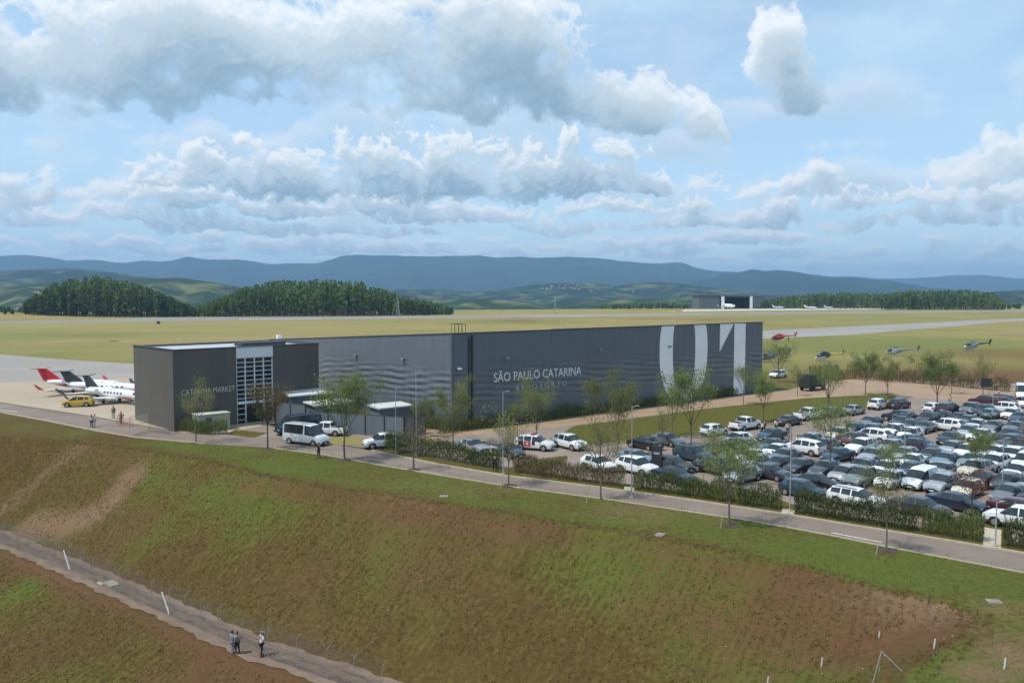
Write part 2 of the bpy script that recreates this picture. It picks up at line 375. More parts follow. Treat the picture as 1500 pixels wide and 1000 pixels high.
gm = raw_mesh('ground', np.stack([GX, GY, GZ], -1).reshape(-1, 3), FC, GROUND_M, smooth=True)
ca = gm.attributes.new('cover', 'FLOAT_COLOR', 'POINT'); ca.data.foreach_set('color', A.ravel())
ca = gm.attributes.new('bank', 'FLOAT', 'POINT'); ca.data.foreach_set('value', (slope & (dp > 2.3)).ravel().astype(np.float32))
tag(link('ground', gm), kind='structure')
def hz(x, y): return float(terrain(np.array([x]), np.array([y]))[0])

# tufts of grass on the bank: nobody could count them
def tufts():
    n = 330000
    X = nrs.uniform(-72, 34, n); Y = nrs.uniform(33, 112, n)
    u = inpoly(X, Y, UP); d = dpoly(X, Y, CREST); q = dpoly(X, Y, PATHL)
    row = np.sin(2 * math.pi * (.82 * X - .57 * Y + .35 * fbm(X, Y, 5, 2, 21)) / .62); keep = ((~u) | (u & (d < 1.0))) & (q > 2.3) & (fbm(X, Y, 3.2, 3, 88) > -.55) & (nrs.rand(n) < .42 + .4 * row)
    X, Y = X[keep], Y[keep]; Z = terrain(X, Y); n = len(X)
    g = .14 + .27 * fbm(X, Y, 14, 4, 50) + .18 * fbm(X, Y, 5, 3, 55) + nrs.normal(0, .16, n)
    mi = np.where(g > .36, 1, np.where(nrs.rand(n) < .28, 2, 0))
    V = []; Fs = []; M = []
    for k in range(3):
        a = nrs.uniform(0, 2 * math.pi, n); w = nrs.uniform(.02, .055, n); h = nrs.uniform(.03, .13, n); ln = nrs.uniform(-.10, .10, (n, 2))
        dx, dy = np.cos(a) * w, np.sin(a) * w; ox, oy = nrs.normal(0, .06, n), nrs.normal(0, .06, n)
        p0 = np.stack([X + ox - dx, Y + oy - dy, Z - .03], -1); p1 = np.stack([X + ox + dx, Y + oy + dy, Z - .03], -1)
        p2 = np.stack([X + ox + ln[:, 0], Y + oy + ln[:, 1], Z + h], -1)
        b = len(V) * n * 3 if False else k * n * 3
        V.append(np.stack([p0, p1, p2], 1).reshape(-1, 3)); Fs.append(np.arange(n * 3).reshape(-1, 3) + b); M.append(mi)
    ms = [leafmat('dry_tuft', (.100, .072, .022), (.205, .140, .052), .35, 2), leafmat('green_tuft', (.085, .115, .018), (.17, .18, .035), .35, 2), leafmat('straw_tuft', (.15, .085, .038), (.29, .19, .10), .35, 2)]
    tag(link('grass_tufts', raw_mesh('grass_tufts', np.concatenate(V), np.concatenate(Fs), ms, np.concatenate(M))), 'low dry and green grass tufts covering the embankment slope', 'grass', kind='stuff')
tufts()
def lawn_grass():
    n = 210000; P = [(p.x, p.y) for p in LAWN]; X = nrs.uniform(-62, 42, n); Y = nrs.uniform(38, 104, n)
    k = inpoly(X, Y, P) & (dpoly(X, Y, CREST) > .2) & (nrs.rand(n) < .55 + .5 * fbm(X, Y, 2.0, 3, 23)); X, Y = X[k], Y[k]; n = len(X); Z = terrain(X, Y)
    a = nrs.uniform(0, 6.283, n); w = nrs.uniform(.03, .07, n); h = nrs.uniform(.03, .09, n); l = nrs.uniform(-.08, .08, (n, 2))
    V = np.stack([np.stack([X - np.cos(a) * w, Y - np.sin(a) * w, Z - .02], -1), np.stack([X + np.cos(a) * w, Y + np.sin(a) * w, Z - .02], -1), np.stack([X + l[:, 0], Y + l[:, 1], Z + h], -1)], 1).reshape(-1, 3)
    tag(link('lawn_grass', raw_mesh('lawn_grass', V, np.arange(3 * n).reshape(-1, 3), [leafmat('lawn_blade', (.080, .112, .018), (.19, .20, .046), .35, 1.2)])), 'short mown grass of the roadside lawn', 'grass', kind='stuff')
lawn_grass()

# ---------------- paved surfaces (sheets), kerbs and markings
def asphalt(name, c1, c2, sc=.15):
    m = mat(name, c1, .9, 0, .2, var=0); nt = m.node_tree; p = nt.nodes['Principled BSDF']
    tc = nt.nodes.new('ShaderNodeTexCoord'); a = nt.nodes.new('ShaderNodeTexNoise'); a.inputs['Scale'].default_value = sc; a.inputs['Detail'].default_value = 8; a.inputs['Roughness'].default_value = .65
    b = nt.nodes.new('ShaderNodeTexNoise'); b.inputs['Scale'].default_value = 6; b.inputs['Detail'].default_value = 4
    nt.links.new(tc.outputs['Object'], a.inputs[0]); nt.links.new(tc.outputs['Object'], b.inputs[0])
    ad = nt.nodes.new('ShaderNodeMath'); ad.operation = 'MULTIPLY_ADD'; ad.inputs[1].default_value = .35; nt.links.new(b.outputs[0], ad.inputs[0]); nt.links.new(a.outputs[0], ad.inputs[2])
    mr = nt.nodes.new('ShaderNodeMapRange'); mr.inputs[1].default_value = .45; mr.inputs[2].default_value = .9; nt.links.new(ad.outputs[0], mr.inputs[0])
    mx = nt.nodes.new('ShaderNodeMix'); mx.data_type = 'RGBA'; mx.inputs[6].default_value = (*c1, 1); mx.inputs[7].default_value = (*c2, 1)
    nt.links.new(mr.outputs[0], mx.inputs[0]); nt.links.new(mx.outputs[2], p.inputs['Base Color']); return m
ROAD = asphalt('road_asphalt', (.160, .128, .106), (.255, .205, .172))
PLAZA = asphalt('brown_paving', (.190, .150, .125), (.295, .240, .205))
TANP = asphalt('bare_track', (.27, .18, .115), (.36, .26, .18))
APR = asphalt('apron_concrete', (.32, .26, .19), (.44, .36, .27), .03)
APRG = asphalt('taxiway_grey', (.24, .22, .195), (.34, .315, .28), .02)
RUNW = asphalt('runway_grey', (.21, .20, .165), (.29, .27, .225), .008)
CONC = mat('pale_kerb', (.42, .36, .27), .9, var=.15, scale=1.5)
WHT = mat('white_marking', (.52, .48, .45), .8, var=.3, scale=3)
GRAVEL = asphalt('path_gravel', (.150, .102, .074), (.25, .18, .135), .4)
def sheet(name, pts, z, m):
    mb = MB(); mb.quad([(p[0], p[1], z) for p in pts]); me = mb.mesh(name, m)
    if me.polygons[0].normal.z < 0: me.flip_normals()
    return tag(link(name, me), kind='structure')
def gp(*pp): return [G(*p) for p in pp]
NEAR = gp((-300, 556), (-120, 581), (0, 604), (70, 617), (140, 631), (200, 641), (300, 650), (395, 656), (480, 667), (560, 682), (650, 697), (750, 713), (900, 733), (1000, 748), (1100, 763), (1200, 781), (1300, 801), (1400, 820), (1500, 839), (1620, 862), (1800, 900))
FARE = gp((-300, 545), (-120, 569), (0, 590), (80, 602), (140, 611), (197, 622), (262, 633), (330, 637), (430, 640), (545, 660), (640, 680), (740, 697), (860, 712), (1000, 731), (1140, 752), (1250, 770), (1400, 794), (1500, 811), (1620, 832), (1800, 863))
sheet('plaza_pavement', gp((262, 634), (345, 627), (385, 619), (420, 632), (430, 615), (480, 625), (600, 632), (700, 620), (860, 612), (1000, 597), (1150, 577), (1300, 556), (1640, 566), (1900, 600), (1900, 850), (1500, 806), (1250, 765), (1000, 726), (860, 707), (640, 676), (545, 657), (430, 642), (330, 640)), .006, PLAZA)
sheet('road', NEAR + FARE[::-1], .012, ROAD)
sheet('lawn_strip', [G(*p) for p in ((800, 650), (840, 624), (1000, 603), (1150, 584), (1285, 573), (1322, 576), (1290, 592), (1255, 602), (1200, 610), (1050, 632), (930, 647), (820, 655))], .010, GROUND_M)
o = bpy.data.objects['lawn_strip']
# subdivided copy of the ground's cover attribute for the strip
ca = o.data.attributes.new('cover', 'FLOAT_COLOR', 'POINT'); ca.data.foreach_set('color', np.array([[.58, .05, .05, 0]] * len(o.data.vertices), np.float32).ravel())
sheet('bare_track', gp((600, 634), (700, 621), (840, 604), (1000, 588), (1110, 576), (1180, 566), (1260, 553), (1400, 563), (1640, 578), (1640, 590), (1420, 590), (1300, 577), (1180, 583), (1000, 602), (840, 622), (700, 637), (600, 646)), .014, TANP)
def islandm(name, pp):
    sheet(name, gp(*pp), .018, GROUND_M); o = bpy.data.objects[name]
    ca = o.data.attributes.new('cover', 'FLOAT_COLOR', 'POINT'); ca.data.foreach_set('color', np.array([[.45, .1, .1, 0]] * len(o.data.vertices), np.float32).ravel())
islandm('grass_verge', ((548, 661), (560, 655), (640, 671), (740, 687), (790, 672), (830, 667), (832, 672), (800, 690), (860, 702), (1000, 718), (1010, 707), (1100, 716), (1160, 738), (1250, 757), (1350, 772), (1378, 757), (1480, 762), (1478, 785), (1500, 800), (1640, 824), (1640, 836), (1500, 810), (1250, 769), (1000, 730), (860, 711), (740, 696), (640, 679)))
islandm('grass_patch', ((330, 636), (345, 629), (392, 634), (372, 641)))
islandm('grass_patch', ((478, 652), (484, 638), (545, 641), (588, 642), (540, 651)))
def kerb(name, pts, w=.18, h=.13, m=CONC):
    mb = MB()
    for a, b in zip(pts[:-1], pts[1:]):
        d = (b - a).normalized(); mb.box((a + b) / 2 + Vector((0, 0, h / 2 - .02)), ((b - a).length + .02, w, h + .04), 0, (d, Vector((-d.y, d.x, 0)), Vector((0, 0, 1))))
    return tag(mb.build(name, m), kind='structure')
kerb('road_kerb', FARE[9:]); kerb('road_kerb', NEAR[:7]); kerb('road_kerb', NEAR[7:], .12, .07)
kerb('lawn_kerb', gp((820, 656), (930, 648), (1050, 633), (1200, 611), (1255, 603), (1290, 593)))
# road markings: one worn white line
def mark(name, a, b, w, z=.018):
    d = (b - a).normalized(); n = Vector((-d.y, d.x, 0)) * (w / 2)
    return sheet(name, [a - n, b - n, b + n, a + n], z, WHT)
mark('road_marking', G(1218, 780), G(1291, 794), .22); mark('road_marking', G(0, 600), G(26, 603), .3)
mark('parking_line', G(1310, 601), G(1345, 597), .25, .02)
# parking bays
mb = MB()
# apron, taxiways, runway
sheet('apron', gp((-500, 530), (0, 548), (200, 536), (420, 525), (560, 540), (700, 560), (300, 640), (262, 632), (197, 621), (140, 610), (80, 601), (0, 589), (-120, 568), (-500, 540)), .010, APR)
sheet('taxiway', gp((-500, 505), (0, 519), (100, 527), (200, 533), (600, 520), (1117, 484), (1250, 478), (1473, 467), (1900, 452), (1900, 455), (1490, 470), (1250, 490), (1117, 496), (640, 540), (200, 553), (0, 561), (-500, 545)), .02, APRG)
sheet('runway', gp((-900, 473), (0, 465.5), (400, 463.8), (750, 461.6), (1100, 457.7), (1500, 453.8), (2300, 447), (2300, 448.6), (1500, 456.2), (1100, 460.6), (750, 465.4), (400, 469), (0, 473.5), (-900, 487)), .05, RUNW)
sheet('far_apron', gp((1000, 453.6), (1240, 451), (1330, 452.5), (1330, 453.2), (1240, 453.5), (1000, 456)), .06, mat('pale_concrete', (.50, .47, .42), .9))
for a, b in (((60, 473), (100, 473.2)), ((350, 467.6), (470, 467.2)), ((735, 461.6), (830, 461.0)), ((780, 463.9), (860, 462.4)), ((830, 476.5), (865, 475.8))):
    mark('runway_marking', G(*a), G(*b), 6 if a[1] < 470 else 2.5, .09)
# dirt roads in the airfield grass
for pts in (((60, 503), (120, 497), (196, 501)), ((150, 500), (250, 497), (420, 495), (700, 489)),):
    p = gp(*pts); L = []; Rr = []
    for i, q in enumerate(p):
        d = (p[min(i + 1, len(p) - 1)] - p[max(i - 1, 0)]).normalized(); n = Vector((-d.y, d.x, 0)) * 2.0
        L.append(q + n); Rr.append(q - n)
    sheet('dirt_track', L + Rr[::-1], .03, TANP)
# lower service path on its bench
mb = MB(); W = 1.55
pp = []
for a, b in zip(PATHL[1:-3], PATHL[2:-2]):
    k = max(2, int((b - a).length / .6))
    pp += [a.lerp(b, i / k) for i in range(k)]
L = []
for i, q in enumerate(pp):
    d = (pp[min(i + 1, len(pp) - 1)] - pp[max(i - 1, 0)]).normalized(); n = Vector((-d.y, d.x, 0))
    L.append([q + n * (W * t + .14 * math.sin(i * .7 + t) + .12 * math.sin(i * 1.9 + 2 * t)) + Vector((0, 0, .05 - .05 * (abs(t) > .3) * (abs(t) < .6))) for t in (-1, -.5, -.2, .2, .5, 1)])
for a, b in zip(L[:-1], L[1:]):
    for k in range(5): mb.quad([a[k], b[k], b[k + 1], a[k + 1]], 1 if k in (1, 3) else 0)
tag(mb.build('path', [GRAVEL, asphalt('wheel_rut', (.105, .075, .060), (.19, .145, .118), .5)]), kind='structure')
# ================================================================== BUILDINGS
UZ = Vector((0, 0, 1))
E1 = nv(54.3, 44.5); E2 = Vector((-E1.y, E1.x, 0)); P0 = Vector((-7.8, 107.5, 0))
E1o = nv(.72, .694); E2o = Vector((-E1o.y, E1o.x, 0)); Q0 = Vector((-44.4, 106.9, 0))
SLATE = cladding('slate_cladding', (.118, .136, .160), 2.2, True)
CHAR = cladding('charcoal_cladding', (.098, .090, .080), 1.6)
ROOFM = mat('pale_roof_sheet', (.48, .49, .50), .5, .0, .5, var=.08, scale=.4)
TRIM = mat('dark_trim', (.035, .038, .045), .5)
WPAINT = mat('white_wall_paint', (.87, .87, .88), .6, var=.05, scale=.3)
GLASS = mat('dark_glass', (.012, .022, .028), .06, 0, .7, var=0)
STEEL = mat('galvanised_steel', (.38, .39, .40), .5, .5)
ALU = mat('white_mullion', (.72, .75, .77), .45)
def frame_obj(name, label, cat, org, e1, group=None):
    return thing(name, label, cat, org, math.atan2(e1.y, e1.x), group)
def text_mesh(name, s, size, ext, m, width=None, spacing=1.0):
    c = bpy.data.curves.new(name, 'FONT'); c.body = s; c.size = size; c.extrude = ext; c.align_x = 'LEFT'; c.space_character = spacing; c.resolution_u = 4
    o = bpy.data.objects.new(name, c); COL.objects.link(o); bpy.context.view_layer.update()
    me = bpy.data.meshes.new_from_object(o.evaluated_get(bpy.context.evaluated_depsgraph_get())); bpy.data.objects.remove(o)
    me.name = name; me.materials.clear(); me.materials.append(m)
    if width:
        xs = [v.co.x for v in me.vertices]; k = width / (max(xs) - min(xs)); x0 = min(xs)
        for v in me.vertices: v.co.x = (v.co.x - x0) * k
    return me
# local frames: x along the facade, y into the building, z up
L1, DEP, HT, HB = 70.3, 58.0, 12.8, 9.6
def roofz(y): return HT + (HB - HT) * y / DEP
hg = frame_obj('hangar', 'large dark slate aircraft hangar with giant white number on its long front wall', 'hangar', P0, E1)
mb = MB(); mb.prism([(0, 0, -.3), (L1, 0, -.3), (L1, 0, HT), (0, 0, HT)], (0, .35, 0)); mb.build('front_wall', SLATE, hg)
mb = MB(); mb.prism([(0, .35, -.3), (0, DEP, -.3), (0, DEP, HB), (0, .35, roofz(.35))], (.35, 0, 0)); mb.build('end_wall', SLATE, hg)
mb = MB(); mb.prism([(L1 - .35, .35, -.3), (L1 - .35, DEP, -.3), (L1 - .35, DEP, HB), (L1 - .35, .35, roofz(.35))], (.35, 0, 0)); mb.build('end_wall', SLATE, hg)
mb = MB(); mb.prism([(.36, DEP - .35, -.3), (L1 - .36, DEP - .35, -.3), (L1 - .36, DEP - .35, HB), (.36, DEP - .35, HB)], (0, .34, 0)); mb.build('back_wall', SLATE, hg)
mb = MB(); mb.prism([(.36, .36, HT - .42), (L1 - .36, .36, HT - .42), (L1 - .36, DEP - .36, HB - .42), (.36, DEP - .36, HB - .42)], (0, 0, .12)); mb.build('roof', ROOFM, hg)
mb = MB()
mb.box((L1 / 2, .15, HT + .06), (L1 + .1, .5, .12)); a, b = Vector((.15, .42, HT + .05)), Vector((.15, DEP, HB + .05))
d = (b - a).normalized()
for x in (.15, L1 - .15): mb.box((x, (.42 + DEP) / 2, (HT + HB) / 2 + .05), ((b - a).length, .5, .12), 0, (d, Vector((1, 0, 0)), Vector((1, 0, 0)).cross(d)))
mb.build('parapet_cap', TRIM, hg)
mb = MB(); mb.box((0, -.05, HT / 2), (.5, .12, HT - .1)); mb.box((-.06, .2, HT / 2), (.12, .5, HT - .1)); mb.build('corner_trim', mat('corner_flashing', (.10, .115, .13), .5), hg)
mb = MB(); mb.box((3.1, -.1, HT / 2), (.3, .22, HT - .5)); mb.box((2.6, -.08, 6.3), (.12, .16, 12)); mb.build('downpipe', TRIM, hg)
for x, z in ((.9, 8.2), (9, 9.2), (27.2, 9.6), (43.6, 9.4)):
    mb = MB(); mb.box((x, -.25, z), (.55, .4, .25)); mb.box((x, -.05, z), (.12, .3, .12)); mb.build('wall_light', mat('lamp_grey', (.25, .26, .27), .5) if x > 1 else WPAINT, hg)
for y, z in ((12, 8.8), (26, 8.5)):
    mb = MB(); mb.box((-.25, y, z), (.4, .55, .25)); mb.box((-.05, y, z), (.3, .12, .12)); mb.build('wall_light', mat('lamp_grey', (.25, .26, .27), .5), hg)
# giant number: bottom of the zero is hidden in the planting, both run off at the roofline
def strip_poly(mb, left, right, off=-.004, th=.03):
    """left/right: functions z->x"""
    zs = [i * (HT - .02) / 40 + .01 for i in range(41)]
    for a, b in zip(zs[:-1], zs[1:]):
        if right(a) - left(a) < .02 and right(b) - left(b) < .02: continue
        mb.quad([(left(a), -th, a), (right(a), -th, a), (right(b), -th, b), (left(b), -th, b)])
def oval(z, x0, x1, zb, zt, n=3.0):
    """half-width profile of a tall rounded zero cut by the roofline"""
    c = (zb + zt) / 2; h = (zt - zb) / 2; t = abs((z - c) / h); t = min(t, 1)
    w = (1 - t ** n) ** (1 / 2.2); return w
mb = MB()
oc, ow, iw = 47.55, 6.3, 2.95
Lo = lambda z: oc - ow * oval(z, 0, 0, -.3, 17.6, 2.3); Ro = lambda z: oc + ow * oval(z, 0, 0, -.3, 17.6, 2.3)
def Li(z):
    return oc - iw * oval(z, 0, 0, 1.3, 16.1, 2.5) if z > 1.3 else oc
def Ri(z):
    return oc + iw * oval(z, 0, 0, 1.3, 16.1, 2.5) if z > 1.3 else oc
strip_poly(mb, Lo, Li); strip_poly(mb, Ri, Ro); mb.build('zero_figure', WPAINT, hg, fixn=False)
mb = MB(); strip_poly(mb, lambda z: 61.5, lambda z: 64.9)
mb.quad([(57.3, -.03, HT - .02), (57.3, -.03, 7.9), (61.3, -.03, HT - .02)]); mb.build('one_figure', WPAINT, hg, fixn=False)
SIGN = mat('white_lettering', (.72, .74, .76), .5, var=.03)
for nm, s, x, z, h, w in (('lettering', 'SÃO PAULO CATARINA', 6.8, 6.0, 1.75, 16.6), ('lettering', 'AEROPORTO', 10.6, 4.55, .95, 9.8)):
    me = text_mesh(nm, s, h, .04, SIGN if w > 12 else mat('grey_lettering', (.42, .44, .47), .5, var=.03), w, 1.0 if w > 12 else 1.6)
    o = link(nm, me, hg, (x, -.08, z)); o.rotation_euler = (R(90), 0, 0)
mb = MB()
for x in (2.5, 3.1, 3.7, 4.3):
    mb.cyl((x, 3, HT - .5), (x, 3, HT + 1.2), .04); mb.cyl((x, 3.9, HT - .5), (x, 3.9, HT + 1.2), .04)
mb.cyl((2.5, 3, HT + 1.15), (4.3, 3, HT + 1.15), .035); mb.cyl((2.5, 3.9, HT + 1.15), (4.3, 3.9, HT + 1.15), .035)
mb.build('roof_ladder_cage', TRIM, hg)
mb = MB(); mb.box((.8, DEP - .9, HB + .4), (.7, .7, .9)); mb.build('roof_vent', WPAINT, hg)
# ---------------- office block
of = frame_obj('office_building', 'charcoal clad office block with tall glazed entrance bay and market lettering', 'office building', Q0, E1o)
OL, OD, OH = 21.6, 14.2, 10.7
g0, g1 = 8.7, 14.2
mb = MB(); mb.prism([(0, 0, -.3), (g0, 0, -.3), (g0, 0, OH), (0, 0, OH)], (0, .3, 0)); mb.build('front_wall', CHAR, of)
mb = MB(); mb.prism([(g1, 0, -.3), (OL, 0, -.3), (OL, 0, OH), (g1, 0, OH)], (0, .3, 0)); mb.build('front_wall', CHAR, of)
for x in (0, OL - .3):
    mb = MB(); mb.prism([(x, .3, -.3), (x, OD, -.3), (x, OD, OH), (x, .3, OH)], (.3, 0, 0)); mb.build('side_wall', CHAR, of)
mb = MB(); mb.box((OL / 2, OD - .15, OH / 2 - .15), (OL - .62, .3, OH + .3)); mb.build('back_wall', CHAR, of)
mb = MB(); mb.box((OL / 2, OD / 2, OH - .35), (OL - .62, OD - .62, .1)); mb.build('roof', mat('grey_roof_membrane', (.40, .42, .46), .6, var=.1, scale=.5), of)
mb = MB(); mb.box((OL / 2, .1, OH + .04), (OL + .1, .5, .08)); mb.box((.1, OD / 2 + .2, OH + .041), (.5, OD - .1, .08)); mb.box((OL - .1, OD / 2 + .2, OH + .041), (.5, OD - .1, .08)); mb.build('parapet_cap', TRIM, of)
mb = MB(); mb.box((OL * .72, OD * .45, OH - .02), (7, 2.4, .5)); mb.build('roof_skylight', TRIM, of)
mb = MB(); mb.box(((g0 + g1) / 2, .2, OH - .75), (g1 - g0, .42, 1.5)); mb.build('entrance_fascia', mat('pale_fascia', (.70, .72, .75), .5, var=.04), of)
mb = MB(); gz = OH - 1.52
mb.quad([(g0, .32, -.1), (g1, .32, -.1), (g1, .32, gz), (g0, .32, gz)]); mb.build('curtain_glass', GLASS, of)
fr = MB()
for x in (g0 + .06, g0 + 1.35, g0 + 2.75, g0 + 4.1, g1 - .06):
    z0 = 2.9 if abs(x - (g0 + 2.75)) < .1 else 0
    fr.box((x, .2, (z0 + gz) / 2), (.13, .2, gz - z0))
for i in range(11):
    z = 2.9 + (gz - 2.9) * i / 10
    if i == 0:
        fr.box(((g0 + g1) / 2, .17, z), (g1 - g0 - .14, .3, .34))
    else:
        fr.box(((g0 + g1) / 2, .22, z - .04), (g1 - g0 - .14, .12, .09))
for z in (.5, 1.3, 2.1):
    fr.box((g0 + .7, .22, z), (1.14, .12, .08)); fr.box((g1 - .75, .22, z), (1.2, .12, .08))
fr.build('mullion_frame', ALU, of)
me = text_mesh('lettering', 'CATARINA MARKET', 1.05, .03, mat('sign_grey_lettering', (.50, .49, .42), .5, var=.05), 7.4)
o = link('lettering', me, of, (1.0, -.06, 4.7)); o.rotation_euler = (R(90), 0, 0)
# ---------------- service sheds between office and hangar
GWALL = cladding('grey_shed_sheet', (.13, .15, .17), 2.5)
PROOF = mat('pale_shed_roof', (.56, .56, .54), .55, var=.1, scale=.6)
def shed(label, c, d, h0, h1, e, name='service_shed', over=.35):
    """box with mono-pitch roof: h0 at front (y=0), h1 at back"""
    t = frame_obj(name, label, 'shed', c, e)
    mb = MB(); mb.prism([(0, 0, -.1), (0, d[1], -.1), (0, d[1], h1), (0, 0, h0)], (d[0], 0, 0)); mb.build('wall', GWALL, t)
    mb = MB(); mb.prism([(-over, -over, h0 + .01), (-over, d[1] + over, h1 + .01), (-over, d[1] + over, h1 + .2), (-over, -over, h0 + .2)], (d[0] + 2 * over, 0, 0)); mb.build('roof', PROOF, t)
    mb = MB(); mb.box((d[0] * .3, -.03, 1.05), (1.0, .08, 2.1)); mb.build('door', TRIM, t)
    return t
shed('grey shed with pale pitched roof standing behind the parked vans', at(425, 116), (6.4, 5.2), 3.4, 4.2, E1)
shed('low grey store with flat white roof right of the shed', at(462, 111), (5.6, 3.2), 2.75, 2.9, E1)
shed('grey kiosk with speckled white roof against hangar end wall', at(556, 106.5), (4.6, 2.8), 3.0, 3.15, E1)
def wall_run(label, a, b, h, m=GWALL, name='screen_wall'):
    a, b = Vector(a), Vector(b); d = (b - a).normalized(); t = thing(name, label, 'wall', a, math.atan2(d.y, d.x)); l = (b - a).length
    mb = MB(); mb.box((l / 2, 0, h / 2 - .1), (l, .12, h)); mb.build('panel', m, t)
    mb = MB(); k = max(2, int(l / 2.5))
    for i in range(k + 1): mb.box((l * i / k, -.08, h / 2 - .1), (.12, .12, h + .1))
    mb.box((l / 2, .0, h - .07), (l + .1, .16, .06)); mb.build('frame', TRIM, t); return t
wall_run('long grey sheet screen wall in front of the service sheds', G(455, 631), G(592, 641), 2.7)
wall_run('short grey screen wall returning from the service yard corner', G(592, 641), G(622, 634), 2.7)
wall_run('grey gabled screen beside the office entrance, left of the shed', at(402, 114), at(446, 110.5), 3.1)
# beige plant container
t = frame_obj('plant_container', 'pale green equipment container on the office forecourt behind clipped hedge', 'container', G(290, 634), E1o)
mb = MB(); mb.box((2.3, 1.1, 1.1), (4.2, 2.1, 2.2)); mb.build('body', mat('pale_green_paint', (.34, .37, .26), .6), t)
mb = MB(); mb.box((2.3, 1.1, 2.26), (4.35, 2.25, .12)); mb.build('lid', mat('cream_paint', (.55, .55, .46), .6), t)
mb = MB()
for i in range(5): mb.box((1.2 + .16 * i, .03, 1.2), (.08, .06, 1.3))
mb.build('vent_grille', TRIM, t)
# ---------------- far hangar beyond the runway
DF = 1040
fh = thing('far_hangar', 'low dark hangar with open black doorway across the runway', 'hangar', at(1003, DF, hz(at(1060, DF).x, DF)), 0)
FW = 98; x0 = fh.location.x
mb = MB(); mb.box((31, 20, 8.5), (26, 40, 17)); mb.box((93, 20, 8), (14, 40, 16)); mb.box((64, 38, 8), (44, 3, 16)); mb.box((64, 18.4, 15.6), (44, 36, 1.6)); mb.build('wall', mat('hazy_far_wall', (.11, .13, .14), .7), fh)  # wall colour darkened so distance haze is part of the paint
mb = MB(); mb.prism([(16, -1, 17.05), (102, -1, 17.05), (102, 41, 17.05), (16, 41, 17.05)], (0, 0, 1.0)); mb.build('roof', mat('hazy_far_roof', (.15, .18, .20), .6), fh)  # roof colour darkened too, blending it into the haze
for x, w_ in ((48, 4), (84, 3.5)):
    mb = MB(); mb.box((x, -.2, 8), (w_, .5, 16)); mb.build('door_leaf', WPAINT, fh)
mb = MB(); mb.box((64, 36, 7.5), (40, .3, 15)); mb.build('interior_shade_panel', mat('painted_interior_shade', (.02, .02, .022), .9), fh)  # near-black panel before the back wall paints in the doorway's inner shade
# small village on the far hill
VG = 'houses of a distant hill village'
vm = [MB() for _ in range(3)]
for i, mbx in enumerate(vm):
    w, l, h = (10, 14, 6), (14, 12, 7), (9, 20, 5)
    w, l, h = [(10, 14, 6), (14, 12, 7), (9, 20, 5)][i]
    mbx.box((0, 0, h / 2 - 2), (w, l, h + 4), 0); mbx.prism([(-w / 2 - .5, -l / 2, h), (w / 2 + .5, -l / 2, h), (0, -l / 2, h + 3)], (0, l, 0), 1)
vm = [m.mesh('distant_house', [mat('pale_house_wall', (.40, .36, .32), .8), mat('clay_roof', (.28, .15, .10), .8)]) for m in vm]
# ================================================================== HILLS (heightfields standing kilometres off)
def hillmat(name, woods, past, soil, sc, sc2):
    m = bpy.data.materials.new(name); m.use_nodes = True; nt = m.node_tree; p = nt.nodes['Principled BSDF']; p.inputs['Roughness'].default_value = 1; p.inputs['Specular IOR Level'].default_value = 0
    tc = nt.nodes.new('ShaderNodeTexCoord')
    def N(s, d, dist=0):
        n = nt.nodes.new('ShaderNodeTexNoise'); n.inputs['Scale'].default_value = s; n.inputs['Detail'].default_value = d; n.inputs['Distortion'].default_value = dist; nt.links.new(tc.outputs['Object'], n.inputs[0]); return n.outputs[0]
    def ramp(v, a, b):
        r = nt.nodes.new('ShaderNodeMapRange'); r.inputs[1].default_value = a; r.inputs[2].default_value = b; nt.links.new(v, r.inputs[0]); return r.outputs[0]
    def MIX(f, a, b):
        n = nt.nodes.new('ShaderNodeMix'); n.data_type = 'RGBA'
        for i, v in ((0, f), (6, a), (7, b)):
            if isinstance(v, tuple): n.inputs[i].default_value = (*v, 1)
            else: nt.links.new(v, n.inputs[i])
        return n.outputs[2]
    a, b = N(sc, 6, .6), N(sc2, 5)
    c = MIX(ramp(a, .47, .60), woods, past); c = MIX(ramp(b, .40, .62), woods, c); c = MIX(ramp(N(sc * 2.3, 4), .68, .74), c, soil)
    b_ = nt.nodes.new('ShaderNodeBump'); b_.inputs['Strength'].default_value = .9; b_.inputs['Distance'].default_value = 14; nt.links.new(N(.03, 6), b_.inputs['Height']); nt.links.new(b_.outputs[0], p.inputs['Normal'])
    nt.links.new(c, p.inputs['Base Color']); return m
